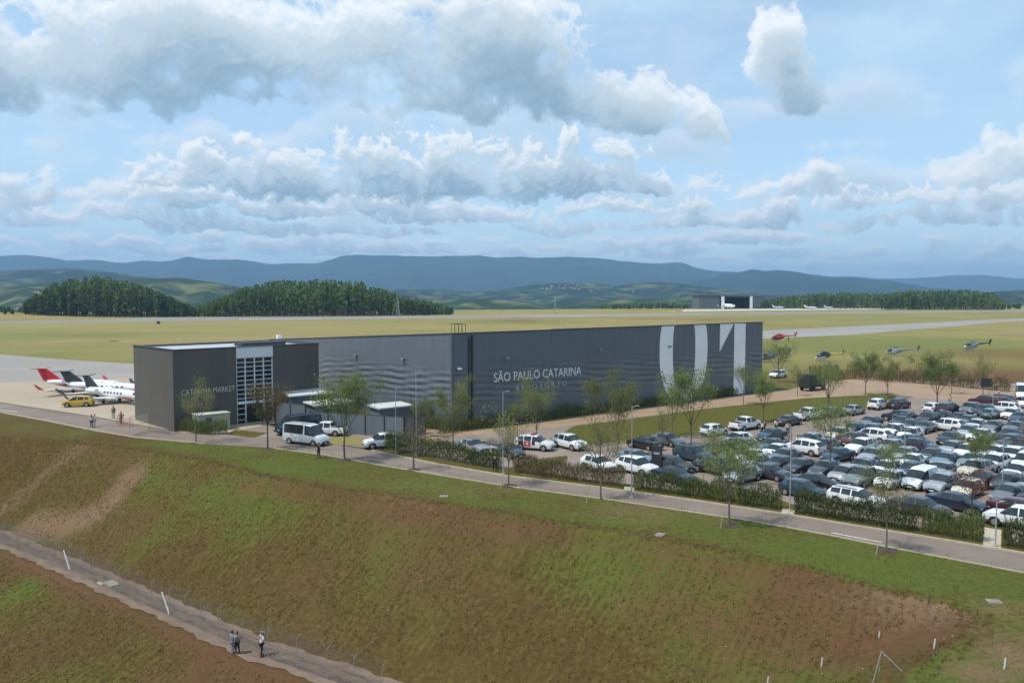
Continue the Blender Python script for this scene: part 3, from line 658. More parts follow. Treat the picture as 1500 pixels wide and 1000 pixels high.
def ridge(name, prof, D, depth, front, m, base=-60, rough=12, seed=1, back=1.6, nxs=340, nys=80, kind='structure', gul=160):
    """heightfield whose crest at distance D follows the skyline prof [(px, py)]"""
    px = np.linspace(prof[0][0], prof[-1][0], nxs); py = np.interp(px, [p[0] for p in prof], [p[1] for p in prof])
    crest = H + (HZ - py) / F * D
    V = []
    ts = np.concatenate([np.linspace(-1, 0, nys), np.linspace(0, 1, nys // 3)[1:]])
    for t in ts:
        if t <= 0:
            y = D + t * depth; s = 1 - (-t) ** 1.25; x = (px - 750) / F * (D + t * depth * .35)
        else:
            y = D + t * depth * back; s = 1 - t ** 1.5; x = (px - 750) / F * (D + t * depth * .3)
        Y = np.full_like(x, y)
        n = fbm(x, Y, gul * 4, 6, seed) + .7 * fbm(x, Y * .6, gul * .9, 3, seed + 31); spur = 1 - np.abs(vnoise(x + .3 * Y, Y * .25, gul * 1.4, seed + 9))
        hgt = base + (crest - base) * s * (1 - .42 * (1 - spur) * min(1, -t * 3 if t < 0 else 0)) + n * rough * min(1, abs(t) * 3) * (abs(t) < .999)
        V.append(np.stack([x, Y, hgt], -1))
    V = np.array(V); k, n, _ = V.shape; ii = np.arange(k * n).reshape(k, n)
    Fq = np.stack([ii[:-1, :-1], ii[:-1, 1:], ii[1:, 1:], ii[1:, :-1]], -1).reshape(-1, 4)
    return tag(link(name, raw_mesh(name, V.reshape(-1, 3), Fq, m, smooth=True)), kind=kind)
def jag(prof, amp, seed, n=90):
    px = np.linspace(prof[0][0], prof[-1][0], n); py = np.interp(px, [p[0] for p in prof], [p[1] for p in prof])
    return [(float(a), float(b)) for a, b in zip(px, py + amp * fbm(px, px * 0, 40, 4, seed))]
MTN = hillmat('mountain_forest', (.022, .040, .024), (.035, .055, .026), (.10, .08, .05), .0012, .003)
HIL = hillmat('hill_fields', (.016, .032, .014), (.120, .140, .055), (.34, .25, .16), .006, .011)
PAS = hillmat('hill_pasture', (.028, .048, .016), (.15, .16, .055), (.32, .22, .13), .007, .014)
sky1 = [(-700, 392), (-300, 380), (-100, 385), (0, 377), (33, 374), (60, 376), (93, 382), (147, 380), (187, 384), (213, 381), (240, 383), (277, 377), (310, 382), (353, 381), (397, 387), (423, 386), (467, 386), (500, 376), (527, 374), (600, 375), (700, 373), (730, 378), (800, 376), (860, 378), (900, 383), (952, 387), (996, 387), (1020, 393), (1072, 399), (1130, 410), (1200, 425), (1260, 436)]
ridge('mountains', jag(sky1, 1.7, 3, 240), 9500, 2600, 0, MTN, rough=40, seed=4, nxs=420, gul=420)
sky2 = [(850, 436), (950, 428), (1020, 412), (1060, 404), (1100, 395), (1120, 397), (1140, 394), (1172, 398), (1232, 408), (1300, 412), (1350, 420), (1420, 428), (1500, 433), (1600, 438)]
ridge('mountains', jag(sky2, 1.6, 5, 120), 7000, 1900, 0, MTN, rough=25, seed=6, gul=300)
sky3 = [(1100, 418), (1180, 404), (1232, 405), (1300, 409), (1360, 406), (1432, 402), (1460, 405), (1500, 408), (1600, 403), (1800, 410), (2200, 400)]
ridge('mountains', jag(sky3, 1.3, 7, 120), 12500, 3000, 0, MTN, rough=30, seed=8, gul=500)
sky4 = [(-600, 410), (-100, 404), (0, 398), (40, 396), (100, 394), (160, 398), (185, 402), (260, 412), (330, 421), (420, 432), (480, 440)]
ridge('hills', jag(sky4, .8, 11, 90), 4200, 1100, 0, HIL, rough=12, seed=12, gul=140)
sky5 = [(330, 440), (450, 426), (560, 424), (640, 423), (700, 428), (760, 420), (800, 415), (850, 414), (900, 418), (960, 413), (1000, 414), (1040, 420), (1100, 428), (1180, 434), (1300, 440)]
ridge('hills', jag(sky5, 1.2, 14, 120), 4600, 1500, 0, HIL, rough=14, seed=15, gul=170)
sky6 = [(-500, 428), (-100, 420), (0, 418), (120, 412), (230, 408), (262, 407), (310, 414), (360, 427), (420, 437), (500, 444)]
ridge('hills', jag(sky6, .7, 17, 90), 2600, 800, 0, PAS, rough=7, seed=18, gul=90)
sky7 = [(520, 448), (600, 442), (660, 438), (700, 437), (760, 442), (800, 446), (870, 442), (940, 437), (1000, 436), (1060, 436), (1150, 440), (1300, 446)]
ridge('hills', jag(sky7, .7, 20, 90), 2500, 700, 0, PAS, rough=6, seed=21, gul=90)
sky8 = [(1200, 444), (1350, 438), (1460, 428), (1500, 425), (1650, 420), (2000, 425)]
ridge('hills', jag(sky8, .8, 23, 70), 3000, 800, 0, HIL, rough=8, seed=24, gul=100)
# houses of the village, set on the slope below the crest of the green hills
rr = random.Random(3); dg = bpy.context.evaluated_depsgraph_get()
bpy.context.view_layer.update(); dg = bpy.context.evaluated_depsgraph_get()
nh = 0
for i in range(60):
    if nh >= 26: break
    px = rr.gauss(825, 22) if i % 5 else rr.uniform(620, 960); py = 415 + abs(rr.gauss(0, 4)) + (2 if i % 5 else 6)
    hit, loc, nn, fi, ob, mt = scene.ray_cast(dg, Vector((0, 0, H)), ray(px, py).normalized())
    if not hit or not ob.name.startswith('hills'): continue
    o = link('distant_house', vm[i % 3], None, loc, rr.uniform(0, 3)); nh += 1; o.scale = (.62,) * 3
    tag(o, 'tiny pale house with clay roof on a distant green hillside', 'house', VG)
# ================================================================== PLANTS
BARK = mat('grey_brown_bark', (.16, .125, .09), .9, var=.25, scale=4)
BARKD = mat('dark_bark', (.085, .06, .042), .9, var=.25, scale=4)
LF_OL = leafmat('olive_leaves', (.165, .180, .060), (.300, .300, .115), .5)
LF_GR = leafmat('fresh_leaves', (.130, .175, .055), (.255, .290, .100), .5)
LF_BR = leafmat('brownish_leaves', (.165, .120, .050), (.26, .20, .09), .4)
LF_RD = leafmat('reddish_leaves', (.110, .040, .030), (.200, .085, .055), .25)
LF_DK = leafmat('dark_hedge_leaves', (.048, .072, .026), (.135, .150, .050), .4)
LF_HD = leafmat('hedge_leaves', (.062, .092, .028), (.175, .195, .062), .4)
LF_DRY = leafmat('dry_reed_leaves', (.105, .085, .034), (.235, .18, .09), .3)
LF_EU = leafmat('eucalyptus_leaves', (.060, .115, .028), (.185, .26, .070), .45, .03)
LF_EUD = leafmat('dense_wood_leaves', (.052, .092, .030), (.125, .170, .052), .45, .03)
LF_EUR = leafmat('dry_wood_leaves', (.055, .045, .030), (.090, .080, .042), .1, .05)
def leaves(P, s, rs, flat=.6):
    """P (n,3) centres -> quads"""
    n = len(P); a = rs.normal(0, 1, (n, 3)); a /= np.linalg.norm(a, axis=1)[:, None]
    b = np.cross(a, rs.normal(0, 1, (n, 3))); b /= np.linalg.norm(b, axis=1)[:, None]
    sz = s * rs.uniform(.6, 1.4, n)[:, None]; a = a * sz; b = b * sz * flat
    V = np.stack([P - a, P + b, P + a, P - b], 1).reshape(-1, 3)
    return V, np.arange(4 * n).reshape(-1, 4)
def make_tree(seed, h, clear, spread, nl, lm, bark=BARK, ls=.075, rad=.085, ups=.8, lean=0):
    """young street tree: straight stem to `clear`, forked ascending limbs, wispy crown"""
    r = random.Random(seed); rs = np.random.RandomState(seed); mb = MB(); tips = []
    top = Vector((lean, 0, clear)); mid = Vector((lean * .4 + r.uniform(-.05, .05), r.uniform(-.05, .05), clear * .5))
    mb.tube([(0, 0, -.15), mid, top], [rad * 1.15, rad * .95, rad * .8], 7)
    def limb(p, d, l, rd, lev):
        q = p + d * l * .5 + Vector((r.uniform(-.06, .06), r.uniform(-.06, .06), .03)) * l; e = q + (d + Vector((0, 0, .25 * ups))).normalized() * l * .5
        mb.tube([p, q, e], [rd, rd * .8, rd * .55], 5)
        if lev > 0: tips.append((p, q, e, l))
        if lev < 2:
            for k in range(3 if lev == 0 else 2):
                f = r.uniform(.35, 1.0); b = p.lerp(e, f)
                az = r.uniform(0, 6.28); nd = (d * .9 + Vector((math.cos(az), math.sin(az), r.uniform(.1, .6))) * .75).normalized()
                limb(b, nd, l * r.uniform(.5, .8), rd * .5, lev + 1)
    n0 = r.choice((4, 5, 5)); 
    for k in range(n0):
        az = k * 6.283 / n0 + r.uniform(-.4, .4); t = spread / max(.1, h - clear)
        d = Vector((math.cos(az) * t, math.sin(az) * t, 1.0 * ups)).normalized()
        limb(Vector((top.x, top.y, clear * r.uniform(.85, 1.0))), d, (h - clear) * r.uniform(.55, .75), rad * .5, 0)
    limb(top, Vector((r.uniform(-.1, .1), r.uniform(-.1, .1), 1)).normalized(), (h - clear) * .7, rad * .6, 0)
    tm = mb.mesh('trunk', bark, 40)
    P = []
    per = int(nl * 1.25) // max(1, len(tips))
    for p, q, e, l in tips:
        dens = r.uniform(.4, 1.6)
        k = max(3, int(per * dens)); f = rs.beta(2.2, 1.0, k)[:, None]
        base = np.where(f < .5, np.array(p) + (np.array(q) - np.array(p)) * f * 2, np.array(q) + (np.array(e) - np.array(q)) * (f - .5) * 2)
        P.append(base + rs.normal(0, .17 + .10 * l, (k, 3)))
    P = np.concatenate(P)
    V, Fq = leaves(P, ls, rs); cm = raw_mesh('crown', V, Fq, lm)
    return tm, cm
TREES = {}
def tree_kind(key, *a, **k): TREES[key] = make_tree(*a, **k)
tree_kind('round', 1, 7.2, 2.6, 2.1, 5200, LF_OL)
tree_kind('round2', 2, 7.0, 2.3, 2.2, 5600, LF_GR)
tree_kind('tall', 3, 8.8, 2.6, 1.7, 4200, LF_OL)
tree_kind('tall2', 4, 9.0, 2.8, 1.9, 3600, LF_GR)
tree_kind('wispy', 5, 7.6, 2.8, 1.6, 1900, LF_OL, ls=.075)
tree_kind('wispy2', 6, 7.4, 2.4, 1.9, 2300, LF_GR, ls=.075)
tree_kind('brown', 7, 6.4, 2.6, 1.6, 2000, LF_BR, bark=BARKD)
tree_kind('red', 8, 4.2, 1.7, 1.3, 700, LF_RD, bark=BARKD, rad=.06)
tree_kind('bare', 9, 4.8, 2.0, 1.1, 420, LF_DRY, ls=.06)
tree_kind('lace', 11, 7.2, 2.6, 2.4, 2300, LF_OL, ls=.06)
tree_kind('big', 10, 8.6, 2.4, 2.4, 7600, LF_OL)
tree_kind('bush', 12, 3.6, .6, 1.5, 3000, LF_DK, rad=.05)
def put_tree(key, base, hgt, label, rot, z=0.0, group='young planted trees', wid=1.0, kind_name='tree'):
    tm, cm = TREES[key]
    h0 = max(v.co.z for v in tm.vertices); s = hgt / h0
    p = base if isinstance(base, Vector) else G(base[0], base[1], z)
    t = thing(kind_name, label, 'tree', p, rot, group); t.scale = (s * wid, s * wid, s)
    link('trunk', tm, t); link('crown', cm, t); return t
def th(base, top):
    g = G(*base); return (base[1] - top) * g.y / F
TL = [
 ('lace', (287, 648), 546, 'round olive tree in front of the market lettering on the office', 1.0),
 ('brown', (392, 657), 560, 'sparse brownish tree right of the glazed office entrance', .9),
 ('round2', (505, 673), 543, 'full green tree on the lawn beside the silver minibus', 1.0),
 ('bare', (606, 688), 598, 'small nearly bare sapling on the verge by the hedge start', 1.2),
 ('round', (664, 652), 552, 'forked olive tree in front of the hangar corner', .95),
 ('round2', (622, 640), 580, 'leafy low tree beside the grey kiosk at the hangar end', .9),
 ('wispy', (745, 711), 588, 'thin sparse tree with mulch ring beside the road near the police car', 1.0),
 ('tall', (786, 655), 543, 'tall green tree just under the hangar lettering', .95),
 ('wispy2', (758, 640), 585, 'pale loose tree left of the tall one below the lettering', .9),
 ('wispy', (880, 731), 592, 'slender staked tree between road and white parked cars', 1.05),
 ('big', (905, 672), 538, 'broad yellowish green tree in front of hangar wall left of the zero', .85),
 ('round2', (1012, 655), 536, 'broad green tree in front of the giant zero', .9),
 ('wispy2', (985, 640), 560, 'loose pale tree overlapping left stroke of the giant zero', .9),
 ('wispy2', (1068, 769), 636, 'staked tree on the roadside lawn with leaves over dark cars', 1.05),
 ('wispy', (1298, 806), 660, 'slender staked roadside tree nearest the right of the lawn', .95),
 ('round2', (1118, 618), 543, 'green tree at the right end of the hangar front', .9),
 ('wispy2', (1089, 592), 530, 'small tree against the giant numeral one', .9),
 ('wispy', (1168, 580), 528, 'small tree between hangar end and dark truck', 1.0),
 ('wispy2', (1140, 560), 500, 'pale low tree just past the hangar end wall', 1.2),
 ('wispy2', (1213, 606), 528, 'loose green tree beside the dark truck on the lawn strip', 1.1),
 ('round2', (1268, 578), 514, 'leafy tree left of the forked pair behind the white SUV', 1.0),
 ('round', (1300, 583), 522, 'spreading forked tree behind the white SUV and purple car', 1.1),
 ('round2', (1372, 602), 514, 'broad tree standing alone by the far lane right of the forked pair', 1.0),
 ('wispy2', (1394, 577), 528, 'slim tree beside the far reed hedge, right of the broad lane tree', 1.0),
 ('wispy', (1440, 580), 513, 'slim sparse tree over the maroon cars at the far lane', .9),
 ('red', (1423, 757), 690, 'small reddish leaved tree by the navy sedan', 1.0),
 ('wispy2', (1216, 692), 582, 'loose tree inside the car park among grey cars at its left', 1.0),
 ('wispy2', (1303, 716), 642, 'small tree in the car park beside white hatchback front row', 1.0),
 ('round2', (1432, 700), 628, 'bushy tree in the middle of the car park over white cars', 1.15),
 ('round2', (1085, 712), 640, 'bushy tree in the left car park over green car', 1.0),
 ('wispy2', (1050, 690), 625, 'sparse tree in the left car park beside the dark pickup', 1.0),
 ('wispy', (970, 655), 590, 'sparse pale tree on the lawn strip above the black sedan', 1.0),
]
for i, (k, b, top, lab, w) in enumerate(TL):
    put_tree(k, b, th(b, top), lab, i * 1.7, wid=w * 1.05)
# stakes beside two roadside trees, mulch rings
for (px, py), lab in (((1055, 773), 'leaning wooden stake beside the staked roadside tree'), ((1283, 812), 'leaning wooden stake beside the rightmost roadside tree'), ((858, 738), 'short leaning stake beside the slender tree by the white cars'), ((733, 715), 'leaning stake beside the mulched roadside tree')):
    p = G(px, py); mb = MB(); mb.cyl(p + Vector((0, 0, -.1)), p + Vector((.35, .15, 1.7)), .035, .03, 6); tag(mb.build('tree_stake', mat('raw_wood', (.36, .30, .20), .8)), lab, 'stake', 'tree stakes')
for i, b in enumerate(((745, 711), (505, 673), (287, 648), (606, 688), (1068, 769), (1298, 806), (392, 657))):
    mb = MB(); p = G(*b); rg = []
    mb.rings([[p + Vector((math.cos(a * .449) * rr_ * (1 + .15 * math.sin(a * 2.1 + i)), math.sin(a * .449) * rr_, z)) for a in range(14)] for rr_, z in ((.95, -.02), (.6, .06), (.1, .09))])
    tag(mb.build('mulch', mat('dark_mulch', (.06, .042, .028), .95, var=.3, scale=5), None, 60), kind='structure')
# ---------------- hedges: upright reed-like plants
def hedge(label, pts, h, w, m, dens=330, name='hedge', group=None, seed=0, ls=.17, stems=True, up=.75, ragged=.30):
    rs = np.random.RandomState(seed + 5); t = thing(name, label, 'hedge', pts[0], 0, group); o = pts[0]; P = []; st = MB()
    for a, b in zip(pts[:-1], pts[1:]):
        d = b - a; l = d.length; n = int(l * dens * h); f = rs.rand(n); nrm = np.array([-d.y / l, d.x / l, 0])
        x = np.array(a - o) + np.array(d) * f[:, None] + nrm * rs.uniform(-w / 2, w / 2, n)[:, None]
        hh = h * (1 + ragged * vnoise(f * l * 1.0, f * 0 + seed, .8, seed) + .5 * ragged * rs.normal(0, 1, n) * .6)
        x[:, 2] = hh * rs.beta(1.25, .95, n); P.append(x)
        for k in range(int(l / .55)):
            g = (k + rs.rand()) / (l / .55); q = a - o + d * min(g, 1) + Vector(nrm) * rs.uniform(-w / 3, w / 3)
            st.cyl(q + Vector((0, 0, -.1)), q + Vector((rs.uniform(-.1, .1), rs.uniform(-.1, .1), h * .8)), .02, .01, 4)
    P = np.concatenate(P); n = len(P)
    a = rs.normal(0, .45, (n, 3)); a[:, 2] = up + rs.rand(n) * .4; a /= np.linalg.norm(a, axis=1)[:, None]
    b = np.cross(a, rs.normal(0, 1, (n, 3))); b /= np.linalg.norm(b, axis=1)[:, None]
    sz = ls * rs.uniform(.6, 1.5, n)[:, None]; a = a * sz; b = b * sz * .13
    V = np.stack([P - a, P + b, P + a, P - b], 1).reshape(-1, 3)
    link('foliage', raw_mesh('foliage', V, np.arange(4 * n).reshape(-1, 4), m), t)
    if stems: tag(st.build('stems', BARKD, t, fixn=False), kind='stuff')
    return t
HG = 'hedge runs along the road'
hedge('dark reed hedge along the road from its left end to the gap by the walker', gp((566, 657), (600, 664), (640, 671), (735, 687)), 1.75, .9, LF_HD, group=HG, seed=1)
hedge('dry straw coloured hedge run in front of the white cars', gp((752, 690), (830, 702), (915, 713)), 1.55, .9, LF_DRY, group=HG, seed=2)
hedge('dark green hedge run between the two concrete gaps, left half', gp((928, 715), (1000, 725), (1075, 736)), 1.65, .95, LF_HD, group=HG, seed=3)
hedge('olive hedge run ending at the paved gap with light pole', gp((1078, 737), (1145, 746)), 1.7, .95, LF_HD, group=HG, seed=4)
hedge('long dark green hedge in front of the white estate car', gp((1164, 750), (1250, 763), (1345, 778)), 1.75, 1.0, LF_DK, group=HG, seed=5, dens=380)
hedge('dark hedge run in front of the navy sedan', gp((1348, 778), (1441, 793)), 1.75, 1.0, LF_HD, group=HG, seed=6, dens=380)
hedge('short hedge corner at the right picture edge behind the road', gp((1468, 798), (1500, 803), (1600, 822)), 1.8, 1.0, LF_DK, group=HG, seed=7, dens=380)
hedge('clipped dark hedge with brown foot before the office front', gp((262, 630), (300, 636), (333, 635)), 1.45, 1.3, LF_HD, seed=8, dens=360)
hedge('shaggy shrub border along hangar foot, corner to lettering', [P0 + E1 * s - E2 * 1.0 for s in (-3, 6, 16, 24)], 1.6, 1.5, LF_HD, name='shrub_border', group='shrub borders at the hangar foot', seed=9, dens=170, ls=.20, ragged=.5)
hedge('low grassy shrub border between lettering and giant zero', [P0 + E1 * s - E2 * 1.0 for s in (24, 34, 43)], 1.2, 1.2, LF_HD, name='shrub_border', group='shrub borders at the hangar foot', seed=10, dens=170, ls=.20, ragged=.5)
hedge('low shrub border between giant zero and giant one', [P0 + E1 * s - E2 * 1.0 for s in (53.5, 61)], 1.2, 1.2, LF_HD, name='shrub_border', group='shrub borders at the hangar foot', seed=11, dens=170, ls=.20, ragged=.5)
hedge('shrubs under the hangar end wall behind the road hedge', [P0 + E2 * 14 - E1 * 1.2, P0 + E2 * 6 - E1 * 1.2, P0 - E1 * 1.0], 1.9, 1.6, LF_HD, name='shrub_border', group='shrub borders at the hangar foot', seed=12, dens=170, ls=.20, ragged=.5)
hedge('long dry reed hedge beyond the far lane, from truck to white van', gp((1185, 553), (1250, 555), (1330, 560), (1400, 566), (1480, 574)), 2.6, 1.6, LF_DRY, name='hedge', seed=13, dens=110, ls=.26, ragged=.4)
for i, (px, py, hh, lab) in enumerate(((345, 630, 2.4, 'dark bush beside the right of the office entrance'), (385, 622, 2.6, 'dark bush at foot of the brownish tree'), (275, 628, 2.6, 'dark bush left of the pale green container'))):
    put_tree('bush', (px if i != 0 else 394, py if i != 0 else 622), hh, lab, i, group='dark bushes at the office', kind_name='bush')['category'] = 'bush'
# ---------------- far woods
def woods(name, label, regions, n, top, lm, seed, k=40, lsz=1.1):
    """regions: [(px0, px1, ybase0, ybase1, depth)] ; each tree a thin stem and a tall uneven crown of leaf clumps"""
    rs = np.random.RandomState(seed); V = []; Q = []; M = []; off = 0
    for i in range(n):
        rg = regions[rs.choice(len(regions), p=np.array([r_[5] for r_ in regions]) / sum(r_[5] for r_ in regions))]
        f = rs.rand(); px = rg[0] + (rg[1] - rg[0]) * f; D0 = H * F / (rg[2] + (rg[3] - rg[2]) * f - HZ); D = D0 + rg[4] * rs.rand() ** 1.3
        
        x = (px - 750) / F * D; gz_ = hz(x, D); ht = (H + (HZ - np.interp(px, [q[0] for q in top], [q[1] for q in top])) / F * D) - gz_
        h = max(4, ht * (1.05 - .44 * rs.rand() ** 1.3)); h *= .8 + .2 * min(1, (D - D0) / 60 + .3)
        cw = rs.uniform(2.0, 3.6) * (h / 22) ** .5
        u = rs.rand(k); z = h * (.20 + .80 * u); w = cw * 1.1 * np.clip(1.02 - np.abs(u - .22) * 1.15, .08, 1) ** .75; a = rs.rand(k) * 6.283; rr_ = w * np.sqrt(rs.rand(k))
        P = np.stack([x + rr_ * np.cos(a), D + rr_ * np.sin(a), gz_ + z], -1)
        v, q = leaves(P, lsz, rs, .8); V.append(v); Q.append(q + off); off += len(v)
        M += [(0 if rs.rand() > .36 else 1)] * k
        t = .22; s = np.array([[x - t, D, gz_], [x + t, D, gz_], [x + t * .5, D, gz_ + h * .75], [x - t * .5, D, gz_ + h * .75], [x, D - t, gz_], [x, D + t, gz_], [x, D + t * .5, gz_ + h * .75], [x, D - t * .5, gz_ + h * .75]])
        V.append(s); Q.append(np.array([[0, 1, 2, 3], [4, 5, 6, 7]]) + off); off += 8; M += [2, 2]
    tag(link(name, raw_mesh(name, np.concatenate(V), np.concatenate(Q), lm, M)), label, 'woods', kind='stuff')
woods('dense_wood', 'dark dense wood beyond the runway at the left', [(36, 250, 465, 464.5, 130, 5, 'l'), (230, 288, 464.5, 464, 60, 1, 'r')], 900, [(36, 442), (60, 428), (80, 416), (110, 410), (150, 406), (200, 416), (240, 430), (288, 452)], [LF_EUD, LF_EU, BARKD], 31)
woods('eucalyptus_plantation', 'bright eucalyptus plantation beyond the runway, middle left', [(288, 520, 464, 463, 150, 6, 'l'), (520, 600, 463, 462, 90, 1.6, 'n'), (600, 662, 462, 461, 60, 1.1, 'r')], 1250, [(288, 450), (330, 434), (365, 420), (400, 413), (470, 411), (530, 415), (560, 424), (600, 436), (640, 444), (662, 450)], [LF_EU, LF_EUD, BARK], 32)
woods('young_wood', 'long low tree belt beyond the runway at the right', [(1112, 1300, 452, 452.5, 120, 4, 'l'), (1290, 1470, 453.5, 454, 140, 5, 'r')], 1100, [(1112, 442), (1150, 434), (1190, 430), (1250, 428), (1290, 431), (1330, 426), (1420, 425), (1455, 430), (1470, 442)], [LF_EU, LF_EUD, BARK], 33, 34, 1.2)
woods('scrub_belt', 'low scrub and small trees in front of the pale hills', [(880, 1010, 452.5, 452.5, 160, 2, 'n'), (-300, 40, 466, 466, 100, 2, 'n'), (1470, 1800, 453, 451, 200, 3, 'n')], 420, [(-300, 452), (40, 452), (880, 446), (960, 443), (1010, 446), (1470, 445), (1800, 440)], [LF_EUD, LF_EU, BARK], 34, 22, 1.2)
# ================================================================== VEHICLES
AUTOGLASS = mat('car_glass', (.022, .031, .036), .05, 0, .6, var=0)
TYRE = mat('tyre_rubber', (.018, .018, .018), .85, var=0)
RIM = mat('alloy_rim', (.38, .38, .39), .35, .6, var=0)
BLK = mat('black_trim', (.02, .02, .021), .5, var=0)
LAMP = mat('headlight_glass', (.62, .64, .66), .12, 0, .8, var=0)
TAIL = mat('tail_light', (.30, .015, .015), .25, var=0)
PLATE = mat('number_plate', (.55, .55, .56), .5, var=0)
def paint(n, c, me=0, ro=.3): return mat('paint_' + n, c, ro, me, .5, .6, var=.03, scale=1)
PAINT = {'white': paint('white', (.74, .75, .76)), 'silver': paint('silver', (.42, .44, .46), .5), 'grey': paint('grey', (.19, .205, .22), .4), 'black': paint('black', (.010, .011, .013)),
         'navy': paint('navy', (.016, .024, .045)), 'dark blue': paint('dark_blue', (.04, .075, .11), .3), 'dark grey': paint('dark_grey', (.075, .083, .092), .4), 'maroon': paint('maroon', (.075, .014, .018)),
         'red': paint('red', (.22, .022, .026)), 'teal': paint('teal', (.10, .21, .22), .2), 'light blue': paint('light_blue', (.22, .30, .38), .4), 'cream': paint('cream', (.55, .50, .40)),
         'grey green': paint('grey_green', (.20, .24, .22), .3), 'pale silver': paint('pale_silver', (.62, .64, .66), .2), 'yellow': paint('yellow', (.62, .40, .02)), 'purple grey': paint('purple_grey', (.06, .052, .07), .3)}
# sections: x, underside, belt, roof, half width, roof half width ; g: side band is glass from this section to the next, t: top band is windscreen 'w' / rear window 'r'
TYPES = {
 'sedan': (.9, [(-2.3, .32, .80, .83, .80, .6, '', ''), (-2.22, .22, .98, 1.01, .86, .68, '', ''), (-1.6, .2, 1.0, 1.05, .89, .70, '', 'r'), (-1.0, .2, .97, 1.40, .90, .62, 'g', ''), (-.2, .2, .95, 1.46, .90, .63, '', ''), (-.1, .2, .95, 1.46, .90, .63, 'g', ''), (.45, .2, .95, 1.42, .90, .62, 'g', 'w'), (1.2, .2, .94, 1.0, .89, .72, '', ''), (1.95, .2, .80, .86, .86, .66, '', ''), (2.22, .22, .64, .68, .78, .6, '', ''), (2.3, .3, .5, .53, .7, .5, '', '')], (1.38, -1.35)),
 'hatchback': (.87, [(-1.98, .32, .72, .75, .78, .6, '', ''), (-1.92, .22, .98, 1.03, .84, .68, '', 'r'), (-1.5, .2, 1.0, 1.44, .86, .60, '', ''), (-1.15, .2, .98, 1.49, .87, .62, 'g', ''), (-.25, .2, .96, 1.53, .87, .62, '', ''), (-.15, .2, .96, 1.53, .87, .62, 'g', ''), (.4, .2, .95, 1.48, .87, .61, 'g', 'w'), (1.15, .2, .95, 1.02, .86, .70, '', ''), (1.7, .2, .82, .88, .83, .64, '', ''), (1.93, .22, .64, .68, .76, .58, '', ''), (2.0, .3, .5, .53, .68, .5, '', '')], (1.22, -1.22)),
 'suv': (.92, [(-2.25, .38, .85, .88, .84, .66, '', ''), (-2.2, .28, 1.12, 1.17, .89, .72, '', 'r'), (-1.75, .26, 1.22, 1.59, .91, .62, 'g', ''), (-1.1, .26, 1.14, 1.68, .92, .66, '', ''), (-1.0, .26, 1.13, 1.69, .92, .66, 'g', ''), (-.1, .26, 1.08, 1.72, .92, .68, '', ''), (0, .26, 1.08, 1.72, .92, .68, 'g', ''), (.55, .26, 1.07, 1.66, .92, .67, 'g', 'w'), (1.2, .26, 1.07, 1.14, .91, .76, '', ''), (1.95, .26, .98, 1.04, .89, .72, '', ''), (2.22, .28, .80, .84, .83, .66, '', ''), (2.3, .36, .55, .58, .76, .56, '', '')], (1.42, -1.38)),
 'estate car': (.9, [(-2.35, .32, .80, .83, .80, .6, '', ''), (-2.28, .22, 1.0, 1.04, .86, .70, '', 'r'), (-1.95, .2, 1.0, 1.42, .88, .62, 'g', ''), (-1.1, .2, .98, 1.48, .90, .63, '', ''), (-1.0, .2, .98, 1.48, .90, .63, 'g', ''), (-.2, .2, .95, 1.50, .90, .63, '', ''), (-.1, .2, .95, 1.50, .90, .63, 'g', ''), (.45, .2, .95, 1.45, .90, .62, 'g', 'w'), (1.2, .2, .94, 1.0, .89, .72, '', ''), (1.95, .2, .80, .86, .86, .66, '', ''), (2.22, .22, .64, .68, .78, .6, '', ''), (2.3, .3, .5, .53, .7, .5, '', '')], (1.38, -1.4)),
 'pickup': (.93, [(-2.65, .4, .9, .92, .88, .8, '', ''), (-2.62, .34, 1.12, 1.14, .92, .86, '', ''), (-1.05, .32, 1.12, 1.14, .93, .86, '', ''), (-1.0, .32, 1.13, 1.18, .93, .76, '', 'r'), (-.82, .32, 1.12, 1.72, .93, .68, 'g', ''), (.0, .32, 1.1, 1.78, .93, .69, '', ''), (.1, .32, 1.1, 1.78, .93, .69, 'g', ''), (.62, .32, 1.09, 1.72, .93, .68, 'g', 'w'), (1.35, .32, 1.1, 1.16, .92, .76, '', ''), (2.2, .32, 1.02, 1.08, .9, .72, '', ''), (2.52, .34, .86, .9, .84, .66, '', ''), (2.62, .42, .6, .63, .78, .58, '', '')], (1.65, -1.55)),
 'van': (.9, [(-2.15, .34, 1.1, 1.78, .84, .70, '', ''), (-2.1, .24, 1.1, 1.84, .89, .74, '', ''), (-.3, .22, 1.08, 1.88, .9, .75, '', ''), (.0, .22, 1.06, 1.86, .9, .74, 'g', ''), (.6, .22, 1.04, 1.72, .9, .70, 'g', 'w'), (1.42, .22, 1.02, 1.1, .88, .74, '', ''), (1.9, .22, .88, .94, .85, .68, '', ''), (2.12, .24, .7, .74, .78, .6, '', ''), (2.2, .32, .5, .53, .7, .5, '', '')], (1.4, -1.35)),
 'minibus': (1.02, [(-2.95, .4, 1.35, 2.3, .96, .82, '', ''), (-2.9, .3, 1.35, 2.42, 1.0, .86, '', ''), (-2.7, .28, 1.35, 2.48, 1.02, .87, 'g', ''), (-1.0, .28, 1.35, 2.5, 1.02, .88, 'g', ''), (.35, .28, 1.32, 2.5, 1.02, .88, '', ''), (.55, .28, 1.3, 2.5, 1.02, .87, 'g', ''), (1.45, .28, 1.25, 2.38, 1.02, .84, 'g', 'w'), (2.15, .28, 1.2, 1.3, 1.0, .84, '', ''), (2.72, .28, 1.04, 1.1, .96, .78, '', ''), (2.9, .3, .8, .84, .88, .7, '', ''), (2.98, .4, .55, .58, .8, .6, '', '')], (1.95, -1.85)),
}
